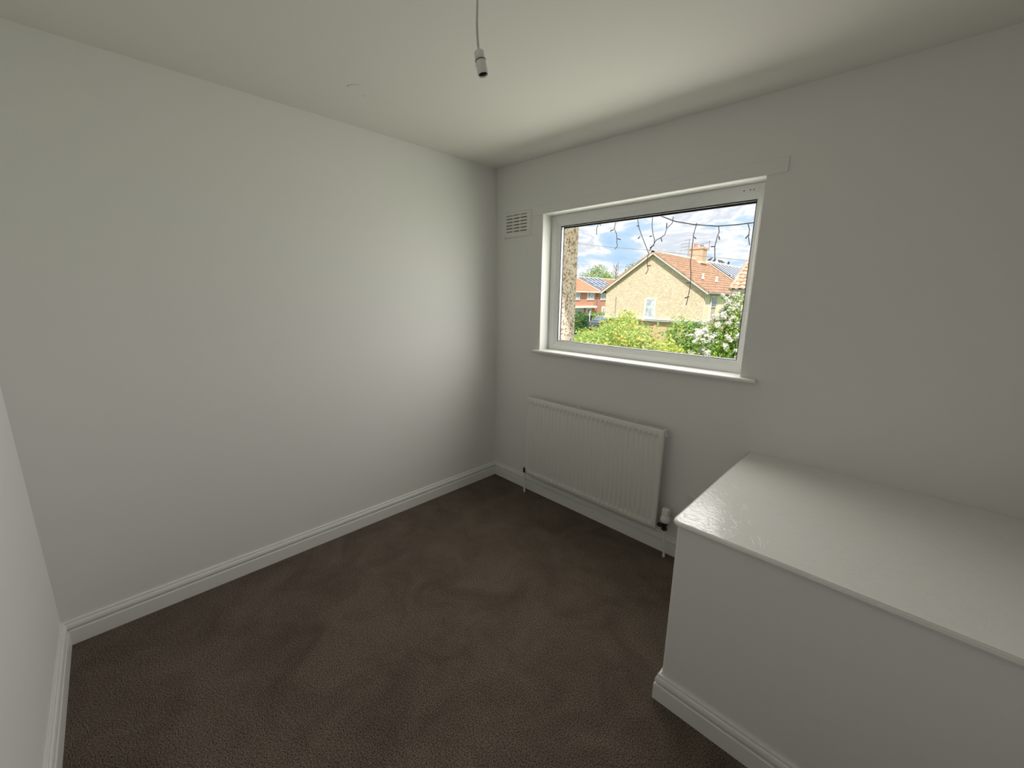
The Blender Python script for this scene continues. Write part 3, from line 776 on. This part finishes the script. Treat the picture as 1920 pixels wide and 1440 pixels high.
# solar panels on the far half of the slope
def solar(parent, y0, ncol, cwid, xe, ze, xr, zr, us, th=0.12, sgn=1):
    for k in range(ncol):
        for (ua, ub) in us:
            ya, yb = y0+k*cwid, y0+(k+1)*cwid-0.10
            P = [(lerp(xe,xr,ua), ya, lerp(ze,zr,ua)), (lerp(xe,xr,ua), yb, lerp(ze,zr,ua)), (lerp(xe,xr,ub), yb, lerp(ze,zr,ub)), (lerp(xe,xr,ub), ya, lerp(ze,zr,ub))]
            mb = MB(); mb.hexa([(x,y,z+th) for x,y,z in P]+[(x,y,z+th+0.06) for x,y,z in P], 0)
            so = mb.build('solar_panel', m_solar, parent)
            mb = MB(); 
            for pa, pb in ((0,1),(1,2),(2,3),(3,0)):
                mb.tube([(P[pa][0],P[pa][1],P[pa][2]+th+0.06),(P[pb][0],P[pb][1],P[pb][2]+th+0.06)], 0.026, 4, smooth=False)
            mb.build('panel_frame', m_alu, so)
solar(h1, HYP+0.5, 8, 1.0, xo, zo, HXM, RZ_, ((0.12, 0.50), (0.53, 0.92)))
# chimney
CX0, CX1, CY0, CY1 = -11.0, -10.0, 30.7, 31.6
mb = MB(); mb.box((CX0, CY0, 3.9), (CX1, CY1, 5.22)); mb.box((CX0-0.06, CY0-0.06, 5.22), (CX1+0.06, CY1+0.06, 5.36))
ch = mb.build('chimney_stack', m_brick_y, h1)
for cx, hh in ((-10.72, 0.34), (-10.25, 0.20)):
    mb = MB(); mb.lathe([(0,0),(0.15,0),(0.13,0.06),(0.12,hh-0.04),(0.14,hh),(0.09,hh),(0.09,0.1),(0,0.1)], 12, Matrix.Translation((cx, 31.15, 5.36))); mb.build('chimney_pot', m_brick if hh > 0.3 else m_lead, ch)
mb = MB(); mb.box((CX0-0.12, CY0-0.12, 4.15), (CX1+0.12, CY1+0.12, 4.30)); mb.build('flashing', m_mortar, ch)
# gable window
mb = MB(); mb.box((-10.99, HY0-0.05, 0.14), (-10.20, HY0+0.02, 1.45)); gw = mb.build('window', m_white_out, h1)
mb = MB(); mb.box((-10.85, HY0-0.07, 0.26), (-10.26, HY0-0.045, 1.40)); mb.build('pane', m_net, gw)
mb = MB(); mb.box((-10.90, HY0-0.085, 0.22), (-10.84, HY0-0.04, 1.42)); mb.build('mullion', m_white_out, gw)
mb = MB(); mb.box((-11.05, HY0-0.12, 0.10), (-10.15, HY0, 0.17)); mb.build('cill', m_white_out, gw)
# front elevation of the same house (faces the street): pale panels and windows
for ya, yb in ((24.06, 25.0), (26.2, 27.6), (28.3, 30.0)):
    mb = MB(); mb.box((HX1, ya, 0.1), (HX1+0.05, yb, 1.72)); mb.build('wall_panel', m_cream_out, h1)
for ya, yb, za, zb in ((25.05, 26.1, 0.95, 1.68), (27.65, 28.25, 0.5, 1.68), (30.2, 31.6, 0.9, 1.68)):
    mb = MB(); mb.box((HX1, ya, za), (HX1+0.06, yb, zb)); w_ = mb.build('window', m_white_out, h1)
    mb = MB(); mb.box((HX1+0.05, ya+0.16, za+0.08), (HX1+0.08, yb-0.10, zb-0.08)); mb.build('pane', m_glass_out, w_)
mb = MB(); mb.tube([(HX1+0.10, 24.95, 1.66), (HX1+0.10, 24.95, GZ)], 0.045, 6); mb.build('downpipe', m_white_out, h1)
# roof vents
for y_, x_, s_ in ((26.0, -8.05, 1.0), (28.0, -7.85, 1.1)):
    z_ = RZ_ - sl*(x_-HXM) + 0.08
    mb = MB(); mb.lathe([(0,0),(0.14*s_,0),(0.09*s_,0.08),(0.06*s_,0.22*s_),(0.10*s_,0.26*s_),(0.08*s_,0.33*s_),(0,0.36*s_)], 8, Matrix.Translation((x_, y_, z_))); mb.build('roof_vent', m_white_out, h1)
# gable service pipe
mb = MB(); mb.tube([(-13.2, HY0-0.03, 1.55), (-13.2, HY0-0.03, 0.05)], 0.025, 6); mb.build('service_cable', m_lead, h1)
t_ = thing('tv_aerial', 'tall tv aerial with stacked crossbars on the chimney stack', 'aerial', (-11.06, 30.66, 4.9), 'tv aerials on the chimney')
mb = MB(); mb.tube([(-11.06,30.66,4.6),(-11.06,30.66,6.05)], 0.03, 6); mb.build('mast', m_metal, t_)
for k, (zz, w_) in enumerate(((5.98,0.35),(5.72,0.62),(5.47,0.58),(5.24,0.66))):
    mb = MB(); mb.tube([(-11.03,30.66,zz),(-11.06-w_*0.6,30.6,zz-0.03),(-11.06-w_,30.55,zz-0.09)], 0.022, 5); mb.build('crossbar', m_metal, t_)
tv_aerial('short tv aerial with long slanted boom on the chimney stack', (-9.90, 31.66, 5.1), 0.80, (-1, -0.2, -0.22), 4, 0.75)
mb = MB()
# perched birds
for i, y_ in enumerate((34.0, 35.0, 36.2, 36.8, 38.6)):
    b_ = Vector((HXM, y_, RZ_+0.20)); mb = MB()
    mat_ = Matrix.Translation(b_) @ Matrix.Rotation(i*1.3, 4, 'Z')
    P = [Vector(p) for p in ((-0.26,0,0.02),(-0.16,0,0.05),(-0.05,0,0.09),(0.05,0,0.14),(0.10,0,0.21),(0.15,0,0.22),(0.20,0,0.20))]
    mb.tube([mat_ @ p for p in P], [0.02,0.05,0.09,0.085,0.05,0.045,0.008], 8)
    mb.tube([mat_ @ Vector((0.0,0.03,0.04)), mat_ @ Vector((0.0,0.03,-0.02))], 0.012, 4); mb.tube([mat_ @ Vector((0.0,-0.03,0.04)), mat_ @ Vector((0.0,-0.03,-0.02))], 0.012, 4)
    o = mb.build('bird', m_bird, org=b_-Vector((0,0,0.02)))
    tag(o, 'small dark bird perched on roof ridge above the solar panels', 'bird', 'birds on the roof ridge')

# the red brick house further away, fronting the street
BX, BRX, BEZ, BRZ = -26.0, -29.8, 2.22, 4.0
BYa, BYp, BYb = 27.0, 41.4, 56.0
h2 = thing('brick_house', 'red brick semi-detached house with orange tiled roof across the road', 'house', (-29.5, 41, GZ))
mb = MB(); mb.box((BX-7.6, BYa, GZ-0.3), (BX, BYb, BEZ)); mb.build('brick_wall', m_brick, h2)
sl2 = (BRZ-BEZ)/(BX-BRX)
for y0, y1, m_ in ((BYa, BYp, m_tile_o), (BYp, BYb, m_tile)):
    mb = MB(); course_slope(mb, y0, y1, BX+0.3, BEZ-0.3*sl2, BRX, BRZ, 12); o = mb.build('tile_courses', m_, h2); o['kind'] = 'stuff'
    mb = MB(); course_slope(mb, y0, y1, BX-7.9, BEZ-0.3*sl2, BRX, BRZ, 12); o = mb.build('tile_courses', m_, h2); o['kind'] = 'stuff'
mb = MB(); mb.tube([(BRX, BYa, BRZ+0.05), (BRX, BYb, BRZ+0.05)], 0.12, 6); mb.build('ridge_tiles', m_mortar, h2)
mb = MB(); mb.prism([(BX,BYa,BEZ-0.1),(BRX,BYa,BRZ-0.05),(BX-7.6,BYa,BEZ-0.1)], (0,0.2,0)); mb.build('gable_infill', m_brick, h2)
mb = MB(); xe2, ze2 = BX+0.3, BEZ-0.3*sl2
mb.hexa([(xe2,BYp-0.15,ze2+0.09),(xe2,BYp+0.15,ze2+0.09),(BRX,BYp+0.15,BRZ+0.09),(BRX,BYp-0.15,BRZ+0.09),(xe2,BYp-0.15,ze2+0.15),(xe2,BYp+0.15,ze2+0.15),(BRX,BYp+0.15,BRZ+0.15),(BRX,BYp-0.15,BRZ+0.15)]); mb.build('party_wall_capping', m_mortar, h2)
solar(h2, BYp+0.45, 5, 1.0, xe2, ze2, BRX, BRZ, ((0.10, 0.36), (0.38, 0.64), (0.66, 0.92)))
mb = MB(); mb.tube([(xe2+0.05, BYa, ze2-0.02), (xe2+0.05, BYb, ze2-0.02)], 0.08, 6); mb.build('gutter', m_white_out, h2)
mb = MB(); mb.tube([(BX+0.1, 41.0, ze2), (BX+0.1, 41.0, GZ)], 0.06, 6); mb.build('downpipe', m_lead, h2)
mb = MB(); mb.box((-30.3, 40.2, 3.7), (-29.4, 41.0, 5.05)); mb.box((-30.38, 40.12, 5.05), (-29.32, 41.08, 5.2)); c2 = mb.build('chimney_stack', m_brick, h2)
mb = MB(); mb.lathe([(0,0),(0.15,0),(0.12,0.08),(0.13,0.5),(0.09,0.5),(0.09,0.1),(0,0.1)], 10, Matrix.Translation((-29.85, 40.8, 5.2))); mb.build('chimney_pot', m_lead, c2)
for ya, yb, za, zb in ((35.9, 37.35, 1.15, 2.0), (38.85, 40.3, 1.15, 2.06), (41.75, 43.35, 1.15, 2.08), (44.6, 46.0, 1.15, 2.08), (42.2, 43.3, -0.60, 0.36), (36.0, 38.2, -0.9, 0.2)):
    mb = MB(); mb.box((BX, ya, za), (BX+0.08, yb, zb)); w_ = mb.build('window', m_white_out, h2)
    mid = (ya+yb)/2
    for p0_, p1_ in ((ya+0.18, mid-0.08), (mid+0.08, yb-0.18)):
        mb = MB(); mb.box((BX+0.07, p0_, za+0.16), (BX+0.10, p1_, zb-0.10)); mb.build('pane', m_net, w_)
mb = MB(); mb.box((BX, 38.7, GZ), (BX+0.10, 39.9, 0.26)); d_ = mb.build('front_door', m_white_out, h2)
mb = MB(); mb.box((BX+0.10, 39.0, -0.5), (BX+0.12, 39.55, 0.0)); mb.build('door_pane', m_glass_out, d_)
mb = MB(); mb.box((BX, 36.0, 0.24), (BX+0.5, 40.4, 0.46)); mb.build('porch_canopy', m_white_out, h2)

# pantiled house wing at the edge of the view
h3 = thing('pantile_outbuilding', 'cream rendered building with pinkish pantile roof behind the hawthorn', 'building', (-1.5, 21, GZ))
mb = MB(); mb.box((-3.95, 19.3, GZ-0.2), (1.0, 23.5, 1.92)); mb.build('rendered_wall', m_cream_out, h3)
mb = MB(); mb.box((-4.15, 19.0, 1.82), (1.2, 19.15, 1.92)); mb.build('fascia', m_white_out, h3)
# hipped pantile roof: courses of individual curved tiles
def pantile_mesh():
    mb = MB(); n = 7
    top_ = []; bot = []
    for j, (yy, lift) in enumerate(((0, 0.05), (0.40, 0.0))):
        for k in range(n):
            u = k/(n-1); z = 0.06*math.sin(math.pi*u)+lift
            top_.append((u*0.30, yy, z))
    mb.add(top_ + [(x, y, z-0.025) for x, y, z in top_], [(k, k+1, n+k+1, n+k) for k in range(n-1)] + [(2*n+k, 3*n+k, 3*n+k+1, 2*n+k+1) for k in range(n-1)] + [(k, 2*n+k, 2*n+k+1, k+1) for k in range(n-1)], 0, True)
    return mb
pm = pantile_mesh().build('pantile', m_pant, h3)
pitch3 = math.radians(32)
first = True
cnt = 0
for row in range(9):
    ys_ = 18.92+row*0.33*math.cos(pitch3); zs_ = 1.90+row*0.33*math.sin(pitch3)
    xs_ = -4.15
    ncol = int((1.2-xs_)/0.30)
    for c in range(min(ncol, 18)):
        o = pm if first else pm.copy()
        if not first: COL.objects.link(o)
        first = False
        o.parent = h3
        o.location = Vector((xs_+c*0.30, ys_, zs_)) - Vector((-1.5, 21, GZ))
        o.rotation_euler = (pitch3, 0, 0)
mb = MB()
zr3 = 1.86+9*0.33*math.sin(pitch3); yr3 = 18.9+9*0.33*math.cos(pitch3)
mb.add([(-4.1,18.98,1.86),(1.2,18.98,1.86),(1.2,yr3,zr3-0.03),(-4.1,yr3,zr3-0.03),(-4.1,23.8,1.86),(1.2,23.8,1.86)], [(0,1,2,3),(0,3,4),(3,2,5,4),(0,4,5,1)])
mb.build('roof_deck', m_lead, h3)
mb = MB(); mb.tube([(-4.15,18.95,1.95),(-4.15,yr3,zr3+0.03)], 0.09, 8); mb.build('hip_tiles', m_pant, h3)

# ------------------------------------------------------------------ street furniture
t_ = thing('wheelie_bin', 'dark wheelie bin standing by the road near the white front door', 'bin', (-22.5, 34.0, -1.90))
mb = MB(); mb.hexa([(-22.78,33.72,-1.84),(-22.22,33.72,-1.84),(-22.22,34.28,-1.84),(-22.78,34.28,-1.84),(-22.88,33.58,-0.55),(-22.12,33.58,-0.55),(-22.12,34.42,-0.55),(-22.88,34.42,-0.55)]); mb.build('bin_body', m_bin, t_, bevel=0.03)
mb = MB(); mb.box((-22.92,33.54,-0.55),(-22.08,34.46,-0.42)); mb.build('lid', m_bin, t_, bevel=0.04)
for s_ in (-1, 1):
    mb = MB(); mb.lathe([(0,-0.04),(0.1,-0.04),(0.1,0.04),(0,0.04)], 12, Matrix.Translation((-22.8, 34.0+s_*0.28, -1.80)) @ Matrix.Rotation(math.pi/2, 4, 'X')); mb.build('wheel', m_tyre, t_)
t_ = thing('white_post', 'thin white post standing between the bin and parked car', 'post', (-22.0, 33.75, -1.92))
mb = MB(); mb.tube([(-22.0,33.75,-1.92),(-22.0,33.75,-0.05)], 0.05, 8); mb.build('post_shaft', m_white_out, t_)
mb = MB(); mb.lathe([(0.05,0),(0.075,0.0),(0.07,0.05),(0,0.10)], 8, Matrix.Translation((-22.0,33.75,-0.05))); mb.build('post_cap', m_white_out, t_)
# parked car
cx, cy, cz = -20.3, 34.0, -1.88
t_ = thing('parked_car', 'dark parked car half hidden behind the garden bushes', 'car', (cx, cy, cz))
side = [(-2.0,0.35),(-2.05,0.75),(-1.9,0.95),(-1.0,1.05),(-0.55,1.45),(0.9,1.48),(1.55,1.1),(1.95,1.0),(2.05,0.6),(2.0,0.32)]
mb = MB(); mb.prism([(cx-0.82, cy+u, cz+z) for u, z in side], (1.64, 0, 0)); mb.build('car_body', m_car, t_, bevel=0.08, seg=3)
mb = MB(); mb.prism([(cx-0.84, cy+u, cz+z) for u, z in ((-0.85,1.06),(-0.50,1.38),(0.82,1.41),(1.3,1.1))], (1.68, 0, 0)); mb.build('side_windows', m_glass_out, t_)
mb = MB(); mb.hexa([(cx-0.7,cy-1.02,cz+1.06),(cx+0.7,cy-1.02,cz+1.06),(cx+0.66,cy-0.58,cz+1.44),(cx-0.66,cy-0.58,cz+1.44),(cx-0.7,cy-1.05,cz+1.07),(cx+0.7,cy-1.05,cz+1.07),(cx+0.66,cy-0.61,cz+1.46),(cx-0.66,cy-0.61,cz+1.46)]); mb.build('windscreen', m_glass_out, t_)
mb = MB(); mb.box((cx-0.75, cy-0.45, cz+1.47), (cx+0.75, cy+0.85, cz+1.50)); mb.build('roof_panel', m_alu, t_)
for u in (-1.3, 1.3):
    for s_ in (-1, 1):
        mb = MB(); mb.lathe([(0,-0.1),(0.20,-0.1),(0.31,-0.09),(0.31,0.09),(0.20,0.1),(0,0.1)], 18, Matrix.Translation((cx+s_*0.78, cy+u, cz+0.31)) @ Matrix.Rotation(math.pi/2, 4, 'Y')); mb.build('wheel', m_tyre, t_)
# telephone wire between two poles
pA, pB = Vector((-12.2, 14.0, 0)), Vector((1.4, 14.0, 0))
for p_, zt_, lb in ((pA, 4.5, 'wooden telephone pole behind the pebbledashed wall'), (pB, 2.6, 'wooden telephone pole beyond the hawthorn')):
    t_ = thing('telephone_pole', lb, 'pole', (p_.x, p_.y, -2.13))
    mb = MB(); mb.tube([(p_.x,p_.y,-2.2),(p_.x,p_.y,zt_)], [0.13, 0.10], 10); mb.build('pole_shaft', m_pole, t_)
    mb = MB(); mb.lathe([(0,0),(0.04,0),(0.05,0.05),(0.03,0.1),(0,0.11)], 8, Matrix.Translation((p_.x,p_.y,zt_))); mb.build('insulator', m_lead, t_)
mb = MB()
wp = [(-12.2,4.46),(-9.48,3.924),(-7.6,3.62),(-5.704,3.364),(-3.9,3.06),(-2.133,2.79),(1.4,2.56)]
mb.tube([(x, 13.86, z) for x, z in wp], 0.0085, 5)
tag(mb.build('telephone_wire', m_lead), 'thin overhead telephone wire crossing the sky above the houses', 'wire')

# ------------------------------------------------------------------ vegetation
def leaf_cloud(name, blobs, n, size, material, parent, seed, flat=0.0, shell=0.55):
    """thousands of small leaf blades scattered through overlapping ellipsoids"""
    g = np.random.default_rng(seed)
    vol = np.array([b[3]*b[4]*b[5] for b in blobs])**0.67
    pick = g.choice(len(blobs), n, p=vol/vol.sum())
    B = np.array(blobs)[pick]
    d = g.normal(size=(n, 3)); d /= np.linalg.norm(d, axis=1)[:, None]
    rad_ = shell+(1-shell)*g.random(n)
    rad_ *= 1+0.10*np.sin(d[:, 0]*7+B[:, 0]*3)+0.10*np.sin(d[:, 1]*9+B[:, 1])
    P = B[:, :3]+d*B[:, 3:6]*rad_[:, None]
    a = g.normal(size=(n, 3)); a /= np.linalg.norm(a, axis=1)[:, None]
    nn = d*0.6+g.normal(size=(n, 3))*0.7+np.array([0, 0, 0.5])
    nn /= np.linalg.norm(nn, axis=1)[:, None]
    a = a-nn*(a*nn).sum(1)[:, None]; a /= np.linalg.norm(a, axis=1)[:, None]
    b_ = np.cross(nn, a)
    s = size*(0.6+0.8*g.random(n))[:, None]
    V = np.stack([P-a*s, P+b_*s*0.45+nn*s*0.12, P+a*s, P-b_*s*0.45+nn*s*0.12], 1).reshape(-1, 3)
    org = WORLD_LOC[parent.name]
    V = V-np.array(org)
    me = bpy.data.meshes.new(name)
    me.vertices.add(4*n); me.vertices.foreach_set('co', V.ravel())
    me.loops.add(4*n); me.loops.foreach_set('vertex_index', np.arange(4*n))
    me.polygons.add(n); me.polygons.foreach_set('loop_start', np.arange(0, 4*n, 4)); me.polygons.foreach_set('loop_total', np.full(n, 4))
    me.materials.append(material); me.update(); me.validate()
    o = bpy.data.objects.new(name, me); COL.objects.link(o)
    o.parent = parent; o['kind'] = 'stuff'
    return o
def stems(parent, base, tips, r):
    mb = MB()
    for t_ in tips:
        b = Vector(base)+Vector((RND.uniform(-0.15,0.15), RND.uniform(-0.15,0.15), 0)); e_ = Vector(t_)
        m1 = b.lerp(e_, 0.5)+Vector((RND.uniform(-0.2,0.2), RND.uniform(-0.2,0.2), 0.1))
        mb.tube([b, m1, e_], [r, r*0.7, r*0.3], 6)
    mb.build('stems', m_bark, parent)
def bush(name, label, cat, base, blobs, n, size, material, seed, group=None, r=0.05):
    t_ = thing(name, label, cat, base, group)
    leaf_cloud('foliage', blobs, n, size, material, t_, seed)
    stems(t_, base, [b[:3] for b in blobs], r)
    return t_
bush('privet_bush', 'large golden-green bush growing below the gable wall window', 'bush', (-3.6, 8.3, -2.35),
     [(-4.3,8.3,-0.35,1.1,0.9,1.0),(-3.55,8.2,-0.05,0.85,0.8,1.08),(-2.95,8.3,-0.20,0.75,0.8,1.0),(-4.9,8.3,-0.75,0.9,0.9,0.9),(-3.6,8.0,-1.3,1.4,0.9,1.0),(-2.6,8.2,-0.75,0.6,0.7,0.95)], 16000, 0.050, m_leaf_gold, 3)
bush('golden_shrub', 'small yellow-leaved shrub beside the large golden-green bush', 'bush', (-4.75, 10.5, -2.27),
     [(-6.1,10.5,-0.35,0.75,0.6,0.78),(-5.35,10.5,0.05,0.55,0.6,0.78),(-4.75,10.5,0.28,0.5,0.5,0.80),(-5.4,10.5,-1.2,1.2,0.8,0.9)], 7000, 0.055, m_leaf_yel, 4)
bush('green_bush', 'bright green leafy bush between the golden bush and hawthorn', 'bush', (-2.7, 11.2, -2.25),
     [(-3.09,11.25,0.18,0.64,0.7,0.72),(-2.40,11.36,0.06,0.7,0.7,0.70),(-2.80,11.13,-0.81,0.93,0.81,1.04),(-1.99,11.25,-0.06,0.58,0.58,0.70),(-2.69,11.13,-1.50,1.04,0.81,0.7)], 9000, 0.058, m_leaf_green, 5)
bush('yellow_shrub', 'low yellow-green shrub in front of the bright green bush', 'bush', (-1.65, 7.0, -2.4),
     [(-1.7,7.0,0.05,0.42,0.4,0.5),(-1.35,7.0,-0.1,0.4,0.4,0.45),(-1.6,7.0,-0.9,0.6,0.5,0.9),(-2.0,7.0,-0.15,0.3,0.4,0.4)], 4500, 0.045, m_leaf_yel, 6)
hblobs = [(-0.95,8.5,0.55,0.42,0.5,0.62),(-0.55,8.5,0.75,0.45,0.5,0.70),(-1.25,8.4,0.25,0.45,0.5,0.55),(-0.75,8.4,-0.1,0.75,0.6,0.75),(-0.2,8.6,0.4,0.6,0.6,0.9),(-1.3,8.3,-0.35,0.5,0.5,0.6),(-0.7,8.4,-1.1,0.9,0.7,0.9)]
hw = bush('hawthorn_tree', 'hawthorn tree covered in white blossom near the pantiled building', 'tree', (-0.8, 8.5, -2.33), hblobs, 12000, 0.036, m_leaf_haw, 8, r=0.07)
# blossom sprays along the hawthorn's outer branches
sprays = []
g = random.Random(11)
arms = []
for k in range(95):
    b = g.choice(hblobs[:6]); a = g.uniform(0, 6.28); e_ = g.uniform(-0.5, 1.4)
    st = Vector((b[0]+b[3]*math.cos(a)*math.cos(e_)*0.9, b[1]-abs(b[4]*math.sin(a)*math.cos(e_))*0.9, b[2]+b[5]*math.sin(e_)*0.9))
    d_ = Vector((math.cos(a)*0.5+g.uniform(-0.3, 0.3), g.uniform(-0.4, 0.1), g.uniform(-0.2, 0.5)))
    arms.append((st, d_, g.uniform(0.16, 0.34), g.uniform(0.04, 0.075)))
for k in range(26):                       # long flowering shoots above the crown
    arms.append((Vector((g.uniform(-1.05, -0.45), 8.5+g.uniform(-0.2, 0.2), g.uniform(0.85, 1.5))), Vector((g.uniform(-0.6, 0.4), -0.1, 0.75)), g.uniform(0.25, 0.42), 0.055))
for st, d_, ln, rr in arms:
    for j in range(5):
        u = j/4*ln
        p_ = st+d_*u+Vector((0, 0, -1.1*u*u))
        sprays.append((p_.x, p_.y, p_.z, rr*1.15, rr*1.1, rr*0.8))
leaf_cloud('blossom', sprays, 12500, 0.024, m_blossom, hw, 9, shell=0.2)
leaf_cloud('foliage', [(s_[0], s_[1]+0.03, s_[2]-0.06, 0.09, 0.08, 0.06) for s_ in sprays[-130:]], 1300, 0.032, m_leaf_haw, hw, 19, shell=0.2)
mb = MB()
mb.tube([(-0.85,8.5,0.6),(-0.80,8.5,1.1),(-0.68,8.5,1.62)], [0.025,0.015,0.006], 5); mb.tube([(-0.95,8.5,0.6),(-1.0,8.5,1.1),(-0.88,8.5,1.68)], [0.025,0.015,0.006], 5)
mb.build('twigs', m_bark, hw)
bush('dark_conifer', 'dark green conifer shrub in the far front garden by the road', 'shrub', (-20.0, 29.2, -1.93), [(-20.0,29.2,-0.9,0.85,0.8,1.1),(-20.1,29.0,-1.5,0.9,0.9,0.6)], 3500, 0.09, m_leaf_dark, 12)
t_ = thing('clipped_hedge', 'clipped green hedge in front of the brick house', 'hedge', (-24.8, 40.6, -1.92))
leaf_cloud('foliage', [(-24.8,37.6+0.9*k,-0.95,0.7,0.75,0.75) for k in range(8)], 5000, 0.09, m_leaf_green, t_, 13)
mb = MB(); mb.box((-25.1,37.2,-1.92),(-24.5,44.2,-0.7)); mb.build('hedge_core', m_leaf_dark, t_)
# trees behind the houses
bush('broad_tree', 'broad light green tree behind the brick house roof', 'tree', (-48.5, 75, -1.85),
     [(-48.3,75,5.2,2.6,3,3.3),(-51.5,75,4.2,2.4,3,2.6),(-45.6,75,4.0,2.2,3,2.6),(-48.5,75,2.4,4,3,3),(-53.5,75,3.4,2,3,2.6)], 9000, 0.20, m_leaf_far, 14, r=0.25)
bush('leafy_tree', 'leafy green tree rising behind the rendered gable roof', 'tree', (-43.5, 84, -1.85),
     [(-44.2,84,6.2,2.9,2.6,3.2),(-47.0,84,4.4,2.0,2.6,2.6),(-41.6,84,5.8,2.6,2.6,3.5),(-44.5,84,3.2,3.4,2.6,3.6)], 8000, 0.20, m_leaf_far, 15, r=0.25)
t_ = thing('bare_tree', 'thin pale tree with bare upright branches behind the broad tree', 'tree', (-47.0, 80, -1.8))
mb = MB()
mb.tube([(-47,80,-1.8),(-47,80,5),(-46.9,80,9.0)], [0.3,0.2,0.05], 6)
for k in range(9):
    zz = 4.5+0.45*k; s_ = -1 if k % 2 else 1
    mb.tube([(-47,80,zz),(-47+s_*0.5,80,zz+0.7),(-47+s_*0.65,80,zz+1.5)], [0.09,0.06,0.02], 5)
mb.build('branches', m_pole, t_)
